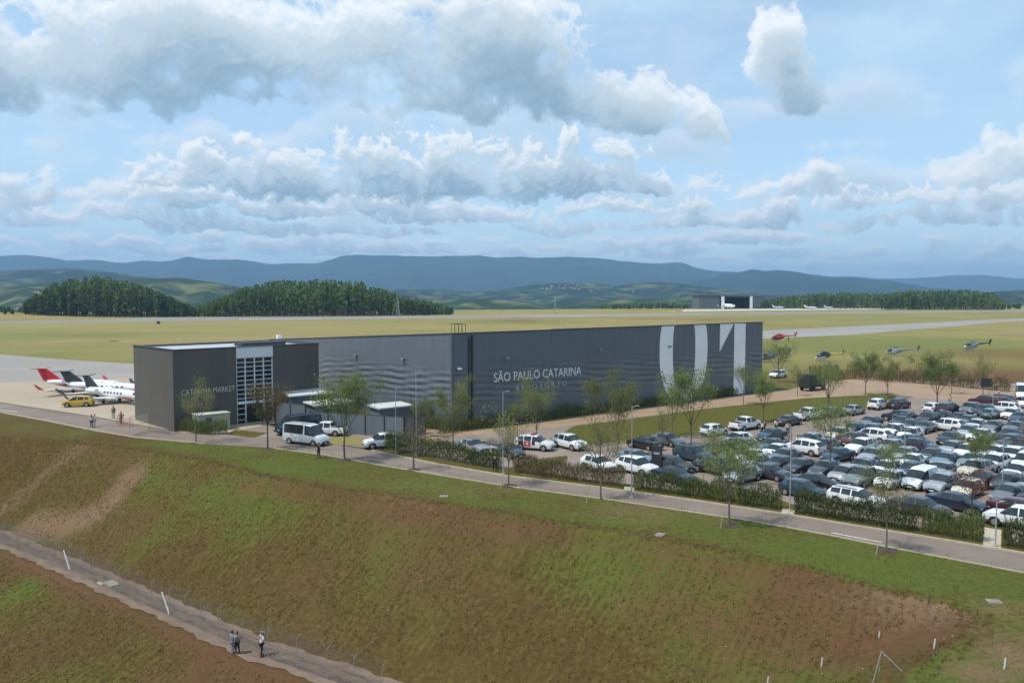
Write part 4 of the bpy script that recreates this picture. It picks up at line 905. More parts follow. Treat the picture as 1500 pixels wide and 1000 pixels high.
def section(s):
    x, zb, bl, rf, w, rw = s[:6]; h = bl - zb
    half = [(w * .80, zb), (w * .96, zb + min(.16, h * .4)), (w, zb + h * .62), (w * .965, bl), (rw, max(bl + .01, rf - .07)), (rw * .78, rf), (0, rf + .018)]
    return [Vector((x, y, z)) for y, z in half] + [Vector((x, -y, z)) for y, z in half[-2::-1]]
MODELS = {}
def vehicle_model(kind):
    W, S, axles = TYPES[kind]; rg = [section(s) for s in S]; n = 13
    parts = {'body': MB(), 'windscreen': MB(), 'rear_window': MB()}; sides = []
    bd = parts['body']
    bd.quad(rg[0][::-1]); bd.quad(rg[-1])
    cur = {}
    for i in range(len(S) - 1):
        a, b = rg[i], rg[i + 1]
        for j in range(n - 1):
            q = [a[j], b[j], b[j + 1], a[j + 1]]
            if j in (3, 8) and 'g' in S[i][6]:
                mb = MB(); mb.quad(q); sides.append((mb, S[i][0])); continue
            if j in (4, 5, 6, 7) and S[i][7]:
                parts['windscreen' if S[i][7] == 'w' else 'rear_window'].quad(q); continue
            bd.quad(q)
        q = [a[n - 1], b[n - 1], b[0], a[0]]; bd.quad(q, 1)
    wr = .33 if kind not in ('suv', 'pickup', 'minibus') else .37
    for ax in axles:
        for sy in (-1, 1):
            k = []
            for t in range(13):
                an = math.pi * t / 12; k.append((ax + math.cos(an) * (wr + .075), sy * (W * 1.0 + .004), wr * .96 + math.sin(an) * (wr + .075)))
            bd.quad(k + [(ax - wr - .07, sy * (W + .004), .24), (ax + wr + .07, sy * (W + .004), .24)], 1)
    L0, L1 = S[0][0], S[-1][0]; f2 = S[-2]; 
    bd.box((L1 - .015, 0, .42), (.09, W * 1.3, .16), 1); bd.box((L0 + .02, 0, .45), (.1, W * 1.5, .14), 1)
    bd.box((L1 + .02, 0, .56), (.04, W * .7, .09), 1); bd.box((L1 + .04, 0, .40), (.02, .4, .12), 2); bd.box((L0 - .02, 0, .72), (.03, .4, .12), 2)
    if kind == 'estate car':
        for sy in (-1, 1): bd.box((-.75, sy * .56, S[4][3] + .05), (2.0, .05, .05), 1)
    if kind == 'pickup': bd.box((-1.85, 0, 1.145), (1.45, 1.5, .03), 1)
    out = [('body', bd.mesh('body', [PAINT['white'], BLK, PLATE], 38))]
    for k in ('windscreen', 'rear_window'):
        if parts[k].f: out.append((k, parts[k].mesh(k, AUTOGLASS, 60)))
    if kind == 'minibus' or kind == 'van':
        mb = MB(); mb.box((L0 - .012, 0, S[0][3] - (.55 if kind == 'minibus' else .4)), (.02, 1.3, .55)); out.append(('rear_window', mb.mesh('rear_window', AUTOGLASS)))
    for mb, x in sides: out.append(('side_window', mb.mesh('side_window', AUTOGLASS)))
    wm = MB(); wm.cyl((0, -.11, 0), (0, .11, 0), wr, None, 16, 0)
    for sy in (-1, 1): wm.cyl((0, sy * .10, 0), (0, sy * .118, 0), wr * .64, wr * .6, 10, 1)
    wme = wm.mesh('wheel', [TYRE, RIM], 40)
    for ax in axles:
        for sy in (-1, 1): out.append(('wheel', wme, (ax, sy * (W - .085), wr)))
    hz_, fw = f2[2], f2[4]
    hl = MB(); hl.box((0, 0, 0), (.16, .34, .13)); hm = hl.mesh('headlight', LAMP)
    for sy in (-1, 1): out.append(('headlight', hm, (f2[0] - .045, sy * (fw - .19), hz_ - .05)))
    r1 = S[1]; tl = MB(); tl.box((0, 0, 0), (.12, .2, .24 if kind != 'sedan' else .15)); tm = tl.mesh('tail_light', TAIL)
    for sy in (-1, 1): out.append(('tail_light', tm, (r1[0] - .01, sy * (r1[4] - .12), r1[2] - .16)))
    wsb = [s for s in S if s[7] == 'w'][0]
    mi = MB(); mi.box((0, 0, 0), (.1, .2, .14)); mm = mi.mesh('mirror', BLK)
    for sy in (-1, 1): out.append(('mirror', mm, (wsb[0] + .35, sy * (W + .1), wsb[2] + .1)))
    MODELS[kind] = out
for k in TYPES: vehicle_model(k)
def vehicle(kind, colour, loc, rz, label, group=None, name=None, cat=None, small=False):
    t = thing(name or {'suv': 'parked_suv', 'estate car': 'parked_estate_car', 'sedan': 'parked_sedan', 'hatchback': 'parked_hatchback', 'pickup': 'parked_pickup', 'van': 'parked_van', 'minibus': 'minibus'}[kind], label, cat or {'sedan': 'car', 'hatchback': 'car', 'suv': 'car', 'estate car': 'car', 'pickup': 'pickup truck', 'van': 'van', 'minibus': 'minibus'}[kind], loc, rz, group)
    for p in MODELS[kind]:
        if small and p[0] in ('mirror',): continue
        o = link(p[0], p[1], t, p[2] if len(p) > 2 else None)
        if p[0] == 'body':
            o.material_slots[0].link = 'OBJECT'; o.material_slots[0].material = PAINT[colour]
    return t
hd = {'A': -E1, 'B': E1, 'C': -E2, 'D': E2}
def rot(v, deg): return Matrix.Rotation(R(deg), 3, 'Z') @ v
ZONES = {'hg': 'beside the roadside hedge', 'ln': 'along the lawn strip edge', 'lf': 'in the left part of the car park', 'fr': 'in the row facing the hedge', 'md': 'in the middle of the car park', 'bk': 'in the back rows of the car park', 'rt': 'at the right picture edge', 'sc': 'among the trees by the totem sign'}
h_, s_, u_, p_, v_, e_ = 'hatchback', 'sedan', 'suv', 'pickup', 'van', 'estate car'
CARS = [
 # by the hedge and the totem sign
 (u_, 'white', 834, 650, 'C', 'sc'), (h_, 'white', 880, 680, 'C', 'hg'), (u_, 'white', 929, 686, 'C', 'hg'), (s_, 'light blue', 932, 671, 'C', 'sc'), (s_, 'dark grey', 985, 681, 'C', 'sc'), (s_, 'navy', 988, 698, 'C', 'hg'),
 (u_, 'dark blue', 1018, 667, 'C', 'sc'), (s_, 'black', 944, 650, 'D', 'sc'), (s_, 'grey', 978, 645, 'C', 'sc'), (s_, 'silver', 693, 654, 'C', 'hg'), (s_, 'dark grey', 745, 661, 'C', 'hg'),
 # along the lawn strip
 (h_, 'white', 1046, 631, 'B', 'ln'), (p_, 'white', 1092, 623, 'B', 'ln'), (s_, 'purple grey', 1156, 617, 'B', 'ln'), (p_, 'white', 1189, 608, 'B', 'ln'), (s_, 'dark grey', 1221, 605, 'B', 'ln'), (s_, 'silver', 1246, 602, 'B', 'ln'), (u_, 'white', 1289, 594, 'B', 'ln'), (u_, 'purple grey', 1315, 593, 'B', 'ln'),
 # left part
 (s_, 'dark blue', 1130, 638, 'A', 'lf'), (s_, 'dark grey', 1124, 655, 'A', 'lf'), (h_, 'white', 1080, 645, 'A', 'lf'), (s_, 'white', 1147, 664, 'A', 'lf'), (s_, 'white', 1121, 674, 'A', 'lf'), (u_, 'white', 1183, 657, 'D', 'lf'), (s_, 'silver', 1142, 683, 'A', 'lf'), (s_, 'grey', 1168, 673, 'A', 'lf'), (s_, 'dark grey', 1180, 686, 'A', 'lf'), (s_, 'purple grey', 1205, 690, 'A', 'lf'), (s_, 'dark grey', 1124, 693, 'C', 'lf'), (p_, 'dark grey', 1060, 688, 'D', 'lf'), (h_, 'silver', 1086, 692, 'A', 'lf'), (u_, 'dark grey', 1050, 664, 'A', 'lf'), (s_, 'grey green', 1090, 668, 'A', 'lf'), (s_, 'silver', 1188, 645, 'A', 'lf'), (h_, 'cream', 1228, 637, 'A', 'lf'), (h_, 'grey green', 1205, 655, 'A', 'lf'), (s_, 'dark blue', 1225, 668, 'A', 'lf'), (h_, 'maroon', 1250, 645, 'A', 'lf'), (u_, 'grey', 1100, 655, 'C', 'lf'),
 # against the hedge
 (s_, 'black', 1196, 708, 'C', 'hg'), (h_, 'dark blue', 1183, 720, 'C', 'hg'), (e_, 'white', 1256, 731, 'C', 'hg'), (s_, 'purple grey', 1338, 742, 'C', 'hg'), (s_, 'navy', 1402, 737, 'C', 'hg'),
 # row facing the hedge
 (h_, 'silver', 1241, 695, 'A', 'fr'), (p_, 'grey green', 1271, 702, 'A', 'fr'), (h_, 'white', 1315, 706, 'A', 'fr'), (v_, 'white', 1356, 707, 'A', 'fr'), (u_, 'silver', 1390, 711, 'A', 'fr'), (h_, 'cream', 1415, 716, 'A', 'fr'), (s_, 'grey', 1437, 717, 'A', 'fr'), (p_, 'navy', 1472, 722, 'A', 'fr'), (s_, 'dark grey', 1225, 690, 'A', 'fr'),
 (h_, 'white', 1313, 690, 'A', 'fr'), (s_, 'light blue', 1270, 688, 'A', 'fr'), (u_, 'cream', 1410, 688, 'A', 'fr'), (s_, 'silver', 1370, 688, 'A', 'fr'), (h_, 'dark grey', 1436, 703, 'A', 'fr'), (h_, 'dark blue', 1340, 690, 'A', 'fr'), (s_, 'maroon', 1425, 699, 'A', 'fr'),
 # middle
 (u_, 'white', 1266, 657, 'A', 'md'), (h_, 'silver', 1300, 655, 'A', 'md'), (h_, 'silver', 1325, 668, 'A', 'md'), (s_, 'dark blue', 1329, 648, 'C', 'md'), (s_, 'purple grey', 1358, 654, 'C', 'md'), (s_, 'dark grey', 1366, 669, 'A', 'md'), (s_, 'white', 1345, 679, 'A', 'md'), (s_, 'light blue', 1390, 675, 'A', 'md'), (s_, 'navy', 1391, 643, 'A', 'md'), (u_, 'white', 1386, 625, 'D', 'md'), (s_, 'silver', 1280, 668, 'A', 'md'),
 (s_, 'dark blue', 1259, 630, 'A', 'md'), (h_, 'light blue', 1275, 631, 'A', 'md'), (h_, 'white', 1305, 631, 'A', 'md'), (h_, 'white', 1333, 637, 'A', 'md'), (u_, 'white', 1283, 641, 'D', 'md'), (s_, 'grey', 1275, 619, 'A', 'md'), (s_, 'white', 1440, 639, 'A', 'md'), (u_, 'white', 1453, 681, 'A', 'md'), (h_, 'white', 1425, 664, 'A', 'md'), (h_, 'silver', 1408, 660, 'A', 'md'), (s_, 'white', 1445, 662, 'A', 'md'), (s_, 'grey green', 1420, 677, 'A', 'md'), (u_, 'dark grey', 1480, 650, 'A', 'md'), (s_, 'navy', 1470, 637, 'A', 'md'),
 # right edge
 (v_, 'white', 1486, 677, 'A', 'rt'), (u_, 'white', 1470, 668, 'A', 'rt'), (h_, 'white', 1492, 693, 'A', 'rt'), (s_, 'white', 1496, 706, 'A', 'rt'), (s_, 'maroon', 1494, 746, 'C', 'rt'), (p_, 'white', 1497, 764, 'D', 'rt'), (s_, 'dark grey', 1497, 733, 'A', 'rt'), (h_, 'silver', 1458, 704, 'A', 'rt'), (s_, 'dark grey', 1500, 661, 'A', 'rt'),
 # back rows
 (u_, 'navy', 1317, 612, 'D', 'bk'), (s_, 'navy', 1337, 620, 'A', 'bk'), (u_, 'dark grey', 1360, 615, 'A', 'bk'), (s_, 'dark blue', 1325, 623, 'A', 'bk'), (h_, 'white', 1382, 600, 'B', 'bk'), (u_, 'purple grey', 1402, 601, 'B', 'bk'), (u_, 'dark blue', 1427, 602, 'A', 'bk'), (s_, 'maroon', 1402, 613, 'A', 'bk'), (h_, 'teal', 1449, 607, 'B', 'bk'), (u_, 'white', 1469, 599, 'D', 'bk'), (h_, 'white', 1475, 607, 'A', 'bk'), (u_, 'maroon', 1443, 589, 'D', 'bk'), (u_, 'purple grey', 1460, 588, 'D', 'bk'), (h_, 'red', 1481, 590, 'C', 'bk'), (u_, 'white', 1499, 591, 'A', 'bk'), (s_, 'white', 1434, 624, 'A', 'bk'), (s_, 'grey', 1458, 626, 'A', 'bk'), (s_, 'grey', 1483, 625, 'A', 'bk'), (s_, 'dark blue', 1490, 612, 'A', 'bk'), (s_, 'black', 1380, 612, 'A', 'bk'), (s_, 'grey', 1415, 617, 'A', 'bk'), (h_, 'silver', 1422, 634, 'A', 'bk'), (u_, 'grey', 1418, 600, 'A', 'bk'), (s_, 'grey', 1348, 626, 'A', 'bk'), (s_, 'navy', 1500, 622, 'A', 'bk'),
]
items = []
for c in CARS:
    py = c[3] + .030 * (c[3] - HZ); p = G(c[2], py); f = rot(hd[c[4]], rnd.uniform(-4, 4))
    items.append([p.x, p.y, math.atan2(f.y, f.x), -TYPES[c[0]][1][0][0] + .1, TYPES[c[0]][0] + .07, c, p.x, p.y])
def relax(items, it=260):
    for _ in range(it):
        mv = 0
        for i in range(len(items)):
            a = items[i]
            for j in range(i):
                b = items[j]; dx, dy = a[0] - b[0], a[1] - b[1]
                if dx * dx + dy * dy > 33: continue
                best = None
                for q in (a, b):
                    for k in (0, math.pi / 2):
                        ux, uy = math.cos(q[2] + k), math.sin(q[2] + k)
                        ext = sum(abs(math.cos(w[2]) * ux + math.sin(w[2]) * uy) * w[3] + abs(-math.sin(w[2]) * ux + math.cos(w[2]) * uy) * w[4] for w in (a, b))
                        s = dx * ux + dy * uy; ov = ext - abs(s)
                        if ov <= 0: best = 0; break
                        if best is None or ov < best[0]: best = (ov, ux * (1 if s >= 0 else -1), uy * (1 if s >= 0 else -1))
                    if best == 0: break
                if best:
                    m = best[0] * .5 + .005; a[0] += best[1] * m * .9; a[1] += best[2] * m * .9; b[0] -= best[1] * m * .9; b[1] -= best[2] * m * .9; mv += m
        if mv < .01: break
    return mv
print('relax', relax(items), 'max shift', max(math.hypot(i[0] - i[6], i[1] - i[7]) for i in items))
ORD = ['first', 'second', 'third', 'fourth', 'fifth', 'sixth', 'seventh', 'eighth', 'ninth', 'tenth']
def pxof(x, y): return x / y
cnt = {}
for it in items: cnt.setdefault((it[5][1], it[5][0], it[5][5]), []).append(it)
TN = {'suv': 'SUV'}
for key, L in cnt.items():
    L.sort(key=lambda i: pxof(i[0], i[1]))
    for k, it in enumerate(L):
        c = it[5]; tn = TN.get(c[0], c[0])
        lab = f"{c[1]} {tn} parked {ZONES[c[5]]}"
        if len(L) == 1: pass
        elif k == 0: lab += ', leftmost such there'
        elif k == len(L) - 1: lab += ', rightmost such there'
        else: lab += f', {ORD[k]} such from left'
        vehicle(c[0], c[1], (it[0], it[1], .008), it[2], lab, 'cars in the car park', small=it[1] > 105)
# individually placed vehicles
def ang(v): return math.atan2(v.y, v.x)
vehicle('minibus', 'pale silver', G(449, 650, .008), ang(nv(.88, -.48)), 'silver passenger minibus standing on the forecourt near the lawn')
vehicle('minibus', 'navy', G(437, 634, .008), ang(nv(-.80, -.6)), 'dark minibus facing left behind the silver one', name='dark_minibus')
vehicle('pickup', 'white', G(478, 637, .008), ang(nv(-.9, .15)), 'white pickup with dark bed beside the silver minibus')
vehicle('suv', 'white', G(561, 655, .008), ang(nv(-.93, -.36)), 'white SUV leaving the forecourt, nose to the left at hedge end')
t = vehicle('suv', 'white', G(783, 658, .008), ang(nv(.92, -.4)), 'white police SUV with red and black door graphics and roof bar', name='police_car', cat='police car')
mb = MB(); mb.box((-.55, -.935, .80), (.8, .012, .55)); mb.build('red_door_panel', mat('police_red', (.42, .03, .04), .4, var=0), t)
mb = MB(); mb.box((-1.35, -.93, .85), (.6, .012, .6)); mb.box((.2, -.935, .9), (.35, .012, .42)); mb.build('black_door_panel', BLK, t)
mb = MB(); mb.cyl((-.55, -.943, .82), (-.55, -.95, .82), .17, None, 14); mb.build('door_emblem', WHT, t)
mb = MB(); mb.box((-.1, 0, 1.80), (.3, 1.1, .12)); mb.build('light_bar', mat('red_lamp', (.4, .03, .03), .2, var=0), t)
t = vehicle('suv', 'yellow', G(115, 595, .02), ang(nv(-.97, -.22)), 'yellow airport service SUV with roof bar on the tan apron', name='airport_service_car', cat='service car')
mb = MB(); mb.box((.2, 0, 1.80), (.25, 1.0, .12)); mb.build('light_bar', mat('amber_lamp', (.5, .2, .02), .2, var=0), t)
vehicle('hatchback', 'dark grey', G(910, 600, .02), ang(E1), 'dark hatchback parked on the track behind the yellowish tree by the hangar')
vehicle('suv', 'white', G(1140, 553, .02), ang(-E1), 'white car parked just beyond the hangar corner by low grass')
vehicle('minibus', 'white', G(1497, 583, .02), ang(nv(-.5, -.85)), 'white minibus at far right beside the red hatchback', name='white_minibus')
# dark box truck beyond the lawn strip
t = thing('box_truck', 'dark green box truck parked beyond the lawn strip, rear to the car park', 'truck', G(1190, 571, .02), ang(E1))
DG = mat('dark_green_tarp', (.022, .032, .026), .7)
mb = MB(); mb.box((-.9, 0, 1.95), (4.2, 2.3, 2.3)); mb.build('cargo_box', DG, t)
mb = MB(); mb.box((2.1, 0, 1.5), (1.6, 2.1, 1.9), taper=.94); mb.build('cab', PAINT['dark grey'], t)
mb = MB(); mb.box((2.86, 0, 1.85), (.06, 1.7, .7)); mb.build('windscreen', AUTOGLASS, t)
mb = MB(); mb.box((-.1, 0, .65), (5.6, .9, .25)); mb.build('chassis', BLK, t)
for x in (-2.0, 2.1):
    for y in (-.95, .95):
        mb = MB(); mb.cyl((x, y - .14, .48), (x, y + .14, .48), .48, None, 16); mb.build('wheel', TYRE, t)
# ================================================================== AIRCRAFT
JW = mat('jet_white', (.72, .73, .75), .3, coat=.5, var=.03); JR = mat('jet_red', (.45, .02, .035), .3, coat=.5, var=.03); JG = mat('jet_charcoal', (.03, .035, .04), .35, coat=.4, var=.03)
def jet(label, tailpx, head, tailm, stripe, L=15.5, group='business jets on the apron', name='business_jet'):
    p = G(*tailpx, .03); t = thing(name, label, 'jet', p + head * L * .5, ang(head), group); t.scale = (L / 15, L / 16, .86) if L > 5 else (1, 1, 1)
    def body(m0, x0, x1, nm, zs=0):
        pass
    prof = [(-7.6, 2.35, .12), (-6.4, 2.2, .45), (-4.5, 2.0, .78), (-2.5, 1.85, .95), (3.4, 1.8, .96), (5.2, 1.75, .86), (6.4, 1.62, .62), (7.3, 1.5, .34), (7.75, 1.42, .08)]
    def ring(x, z, r): return [Vector((x, r * math.cos(a * math.pi / 7), z + r * math.sin(a * math.pi / 7))) for a in range(14)]
    mb = MB(); mb.rings([ring(*q) for q in prof]); 
    if stripe == 'red_rear':
        for i, f in enumerate(mb.f):
            if sum(mb.v[k][0] for k in f) / len(f) < -2: mb.m[i] = 1
    mb.build('fuselage', [JW, tailm], t, 50)
    for sy in (-1, 1):
        w = MB(); w.rings([[Vector((x, y * sy, z)) for x, y, z in q] for q in ([(1.9, .7, 1.15), (.4, .7, 1.28), (-1.5, .7, 1.15), (.4, .7, 1.05)], [(-1.0, 7.2, 1.42), (-1.5, 7.2, 1.47), (-2.1, 7.2, 1.42), (-1.5, 7.2, 1.38)])])
        wo = w.build('wing', JW, t, 30)
        wl = MB(); wl.prism([(-1.2, 7.2 * sy, 1.43), (-2.1, 7.2 * sy, 1.43), (-2.7, 7.55 * sy, 2.5), (-2.25, 7.55 * sy, 2.5)], (0, .06 * sy, 0)); link('winglet', wl.mesh('winglet', tailm), wo)
        e = MB(); e.rings([[Vector((x, 1.55 * sy + r * math.cos(a * .5236), 2.25 + r * math.sin(a * .5236))) for a in range(12)] for x, r in ((-5.3, .3), (-4.6, .45), (-3.2, .5), (-2.6, .44))]); e.box((-4.0, 1.1 * sy, 2.2), (1.4, .5, .1)); e.build('engine', JW if stripe != 'dark' else JG, t, 40)
        st = MB(); st.prism([(-7.0, 0, 4.75), (-7.9, 0, 4.75), (-8.3, 1.9 * sy, 4.85), (-7.75, 1.9 * sy, 4.85)], (0, 0, .1)); st.build('tailplane', tailm, t)
        g = MB(); g.cyl((-.9, 1.5 * sy, 1.2), (-.9, 1.5 * sy, .3), .08); g.cyl((-.9, 1.4 * sy, .3), (-.9, 1.62 * sy, .3), .3, None, 12, 1); g.build('main_gear', [STEEL, TYRE], t)
        for k in range(6 if L > 5 else 0):
            wn = MB(); wn.box((-1.4 + k * .85, .93 * sy, 2.08), (.36, .08, .3)); wn.build('cabin_window', AUTOGLASS, t)
    f = MB(); f.prism([(-4.2, -.09, 2.6), (-7.4, -.09, 2.2), (-8.6, -.09, 4.85), (-6.9, -.09, 4.85)], (0, .18, 0)); f.build('tail_fin', tailm, t)
    n = MB(); n.cyl((5.6, 0, 1.2), (5.6, 0, .25), .07); n.cyl((5.6, -.08, .25), (5.6, .08, .25), .25, None, 12, 1); n.build('nose_gear', [STEEL, TYRE], t)
    c = MB(); c.quad([(5.5, -.55, 2.35), (6.35, -.34, 2.02), (6.35, .34, 2.02), (5.5, .55, 2.35)]); c.quad([(5.5, -.56, 2.35), (5.5, -.78, 2.05), (6.3, -.5, 1.9), (6.35, -.35, 2.02)]); c.quad([(5.5, .56, 2.35), (5.5, .78, 2.05), (6.3, .5, 1.9), (6.35, .35, 2.02)])
    for i in range(len(c.v)): c.v[i] = (c.v[i][0] + .05, c.v[i][1] * 1.03, c.v[i][2] + .05)
    c.build('cockpit_window', AUTOGLASS, t)
    if stripe in ('red_band',):
        for sy in (-1, 1):
            b = MB()
            pr = [(-5.5, .63), (-2.5, .955), (0, .965), (3.4, .97), (5.2, .87)]
            for (x0, r0), (x1, r1) in zip(pr[:-1], pr[1:]):
                hh = lambda x: (.35, -.25) if x < -3 else (.1, -.9) if x < 2 else (-.35, -.8)
                def pt(x, r, k):
                    zc = np.interp(x, [-5.5, -2.5, 3.4, 5.2], [2.1, 1.85, 1.8, 1.75]); an = hh(x)[k] * 1.2; return Vector((x, sy * (r + .012) * math.cos(an), zc + (r + .012) * math.sin(an)))
                b.quad([pt(x0, r0, 0), pt(x1, r1, 0), pt(x1, r1, 1), pt(x0, r0, 1)])
            b.build('red_band', JR, t)
    return t
jet('jet with bright red tail, farthest of the three on the apron', (64, 572), nv(.97, -.22), JR, 'red_rear', 18)
jet('white jet with tall charcoal tail in the middle of the apron', (98, 577), nv(.96, -.26), JG, 'plain', 18.5)
jet('white jet with charcoal tail and sweeping red flank band, nearest office', (128, 585), nv(.86, -.51), JG, 'red_band', 15.5)
ad_ = 1050
for px, py, lab, h in ((1140, 452.3, 'tiny white jet parked on far apron, nearest the far hangar', .2), (1188, 452.5, 'tiny white jet parked in the middle of the far apron', -.3), (1214, 452.6, 'tiny white jet at right end of far apron', .5)):
    p = G(px, py); t = jet(lab, (px, py), nv(math.cos(h), math.sin(h)), JW, 'plain', 1, 'jets on the far apron'); t.location = p + Vector((0, 0, hz(p.x, p.y) + .1))
p = at(1066, 990); t = jet('white airliner tail standing tall before the far hangar', (1066, 453), nv(.35, -.93), JW, 'plain', 1, None, 'parked_airliner'); t.location = (p.x, p.y, hz(p.x, p.y)); t.scale = (1.6, 1.6, 2.4)
def heli(label, px, py, head, bm, bm2, tm, L=1.0, name='helicopter'):
    t = thing(name, label, 'helicopter', G(px, py, .02), ang(head), 'helicopters on the grass'); t.scale = (L, L, L)
    def ring(x, z, ry, rz_): return [Vector((x, ry * math.cos(a * math.pi / 6), z + rz_ * math.sin(a * math.pi / 6))) for a in range(12)]
    mb = MB(); mb.rings([ring(-2.4, 2.0, .35, .4), ring(-1.6, 1.75, .75, .75), ring(-.3, 1.55, .95, .98), ring(1.0, 1.45, .95, .95), ring(2.0, 1.3, .78, .72), ring(2.7, 1.15, .4, .36), ring(2.9, 1.1, .1, .1)])
    for i, f in enumerate(mb.f):
        if sum(mb.v[k][2] for k in f) / len(f) < 1.3: mb.m[i] = 1
    mb.build('fuselage', [bm, bm2], t, 50)
    mb = MB(); mb.rings([ring(1.05, 1.6, .97, .84), ring(1.7, 1.5, .86, .74), ring(2.35, 1.36, .62, .48)]); mb.build('canopy', AUTOGLASS, t, 60)
    mb = MB(); mb.rings([ring(.6, 2.55, .3, .2), ring(-.4, 2.6, .45, .3), ring(-1.7, 2.45, .35, .3)]); mb.build('engine_cowling', bm, t, 50)
    mb = MB(); mb.rings([ring(-2.2, 2.05, .34, .34), ring(-4.5, 2.2, .22, .22), ring(-6.6, 2.35, .15, .15)]); mb.build('tail_boom', tm, t, 50)
    mb = MB(); mb.prism([(-6.2, -.05, 2.2), (-6.9, -.05, 2.1), (-7.5, -.05, 3.6), (-7.0, -.05, 3.6)], (0, .1, 0)); mb.prism([(-6.3, -.05, 2.3), (-6.8, -.05, 2.3), (-7.1, -.05, 1.5), (-6.9, -.05, 1.5)], (0, .1, 0)); mb.build('tail_fin', tm, t)
    mb = MB(); mb.prism([(-5.6, -1.1, 2.3), (-6.1, -1.1, 2.3), (-6.1, 1.1, 2.3), (-5.6, 1.1, 2.3)], (0, 0, .05)); mb.build('tailplane', tm, t)
    mb = MB(); mb.cyl((-6.9, .12, 2.9), (-6.9, .2, 2.9), .12)
    for a in (0.4, 1.97): mb.box((-6.9, .18, 2.9), (1.5, .03, .12), 0, (Vector((math.cos(a), 0, math.sin(a))), Vector((0, 1, 0)), Vector((-math.sin(a), 0, math.cos(a)))))
    mb.build('tail_rotor', BLK, t)
    mb = MB(); mb.cyl((-.2, 0, 2.7), (-.2, 0, 3.15), .09)
    for k in range(4):
        a = .5 + k * math.pi / 2; d = Vector((math.cos(a), math.sin(a), -.02)).normalized(); mb.box(Vector((-.2, 0, 3.12)) + d * 2.5, (4.8, .22, .03), 0, (d, Vector((-d.y, d.x, 0)).normalized(), UZ))
    mb.build('main_rotor', BLK, t)
    for sy in (-1, 1):
        mb = MB(); mb.tube([(-1.6, sy * 1.05, .06), (1.6, sy * 1.05, .06), (2.1, sy * 1.05, .3)], [.06, .06, .05])
        for x in (-.8, .9): mb.tube([(x, sy * 1.05, .06), (x, sy * .6, .85)], [.05, .05])
        mb.build('skid', STEEL, t)
    return t
HK = mat('heli_black', (.015, .016, .018), .3, coat=.5, var=0); HY = mat('heli_yellow', (.55, .42, .05), .35, coat=.4, var=0); HRd = mat('heli_red', (.36, .018, .026), .35, coat=.4, var=0); HGy = mat('heli_grey', (.20, .21, .23), .35, coat=.4, var=0); HS = mat('heli_silver', (.42, .44, .47), .3, coat=.4, var=0); HW = mat('heli_white', (.65, .66, .68), .35, var=0)
heli('bright red helicopter beside taxiway, just right of the hangar end', 1140, 500, nv(-1, -.1), HRd, HRd, HRd, 1.0)
heli('black helicopter with yellow tail behind the lane trees', 1206, 529, nv(-.96, -.28), HK, HW, HY, .9)
heli('grey helicopter on the grass between the lane trees', 1311, 521, nv(-.95, .3), HGy, HS, HGy, .9)
heli('dark and silver helicopter farthest right on the grass', 1423, 513, nv(-.97, -.2), HGy, HS, HK, 1.0)
heli('dark helicopter with long boom just beyond the hangar end wall', 1126, 530, nv(-.9, -.4), HGy, HGy, HGy, 1.0)
# ================================================================== PEOPLE
SKIN = mat('skin', (.30, .17, .11), .6, var=.05); HAIR = mat('dark_hair', (.015, .011, .009), .7, var=0); SHOE = mat('dark_shoes', (.025, .022, .02), .6, var=0); EYE = mat('eye_dark', (.01, .01, .01), .3, var=0)
def cloth(n, c): return mat('cloth_' + n, c, .85, var=.1, scale=8)
CW, CBK, CBL, CGY, CNV, CLB, CGR, CPK, COR = cloth('white', (.66, .66, .65)), cloth('black', (.018, .018, .02)), cloth('blue_grey', (.17, .20, .28)), cloth('grey', (.22, .22, .23)), cloth('navy', (.03, .035, .06)), cloth('light_blue', (.36, .42, .52)), cloth('olive', (.12, .11, .06)), cloth('pink', (.55, .38, .38)), cloth('orange', (.50, .12, .03))
def skin_mesh(name, pts, edges, rad, m, sub=1):
    me = bpy.data.meshes.new('tmp'); me.from_pydata([tuple(p) for p in pts], edges, []); o = bpy.data.objects.new('tmp', me); COL.objects.link(o)
    o.modifiers.new('Skin', 'SKIN'); s = o.modifiers.new('Sub', 'SUBSURF'); s.levels = sub; s.render_levels = sub
    for i, r in enumerate(rad):
        d = me.skin_vertices[0].data[i]; d.radius = (r, r) if not isinstance(r, tuple) else r; d.use_root = i == 0
    bpy.context.view_layer.update()
    out = bpy.data.meshes.new_from_object(o.evaluated_get(bpy.context.evaluated_depsgraph_get())); bpy.data.objects.remove(o); out.name = name
    out.materials.clear(); out.materials.append(m)
    for p in out.polygons: p.use_smooth = True
    return out
def joints(arms, stride, lean=0):
    J = {'pel': (0, 0, .95), 'wai': (lean * .1, 0, 1.1), 'che': (lean * .25, 0, 1.33), 'nek': (lean * .35, 0, 1.47), 'hea': (.02 + lean * .42, 0, 1.58), 'top': (.0 + lean * .45, 0, 1.70)}
    for s, k in ((-1, 'r'), (1, 'l')):
        J['sh' + k] = (lean * .3, s * .19, 1.41); J['hp' + k] = (0, s * .1, .92)
        q = stride * s; J['kn' + k] = (.04 + q * .5, s * .11, .50); J['an' + k] = (q - .03, s * .12, .09); J['to' + k] = (q + .14, s * .14, .035)
        a = arms[0 if k == 'r' else 1]
        J['el' + k], J['wr' + k] = {'down': ((-.02, s * .25, 1.13), (.06, s * .25, .88)), 'fwd': ((.08, s * .24, 1.16), (.32, s * .16, 1.12)), 'hip': ((-.1, s * .36, 1.17), (.06, s * .2, 1.0)), 'out': ((.05, s * .38, 1.38), (.14, s * .58, 1.36)), 'up': ((.12, s * .26, 1.2), (.24, s * .14, 1.45)), 'back': ((-.12, s * .25, 1.15), (-.16, s * .12, .98))}[a]
    return {k: Vector(v) for k, v in J.items()}
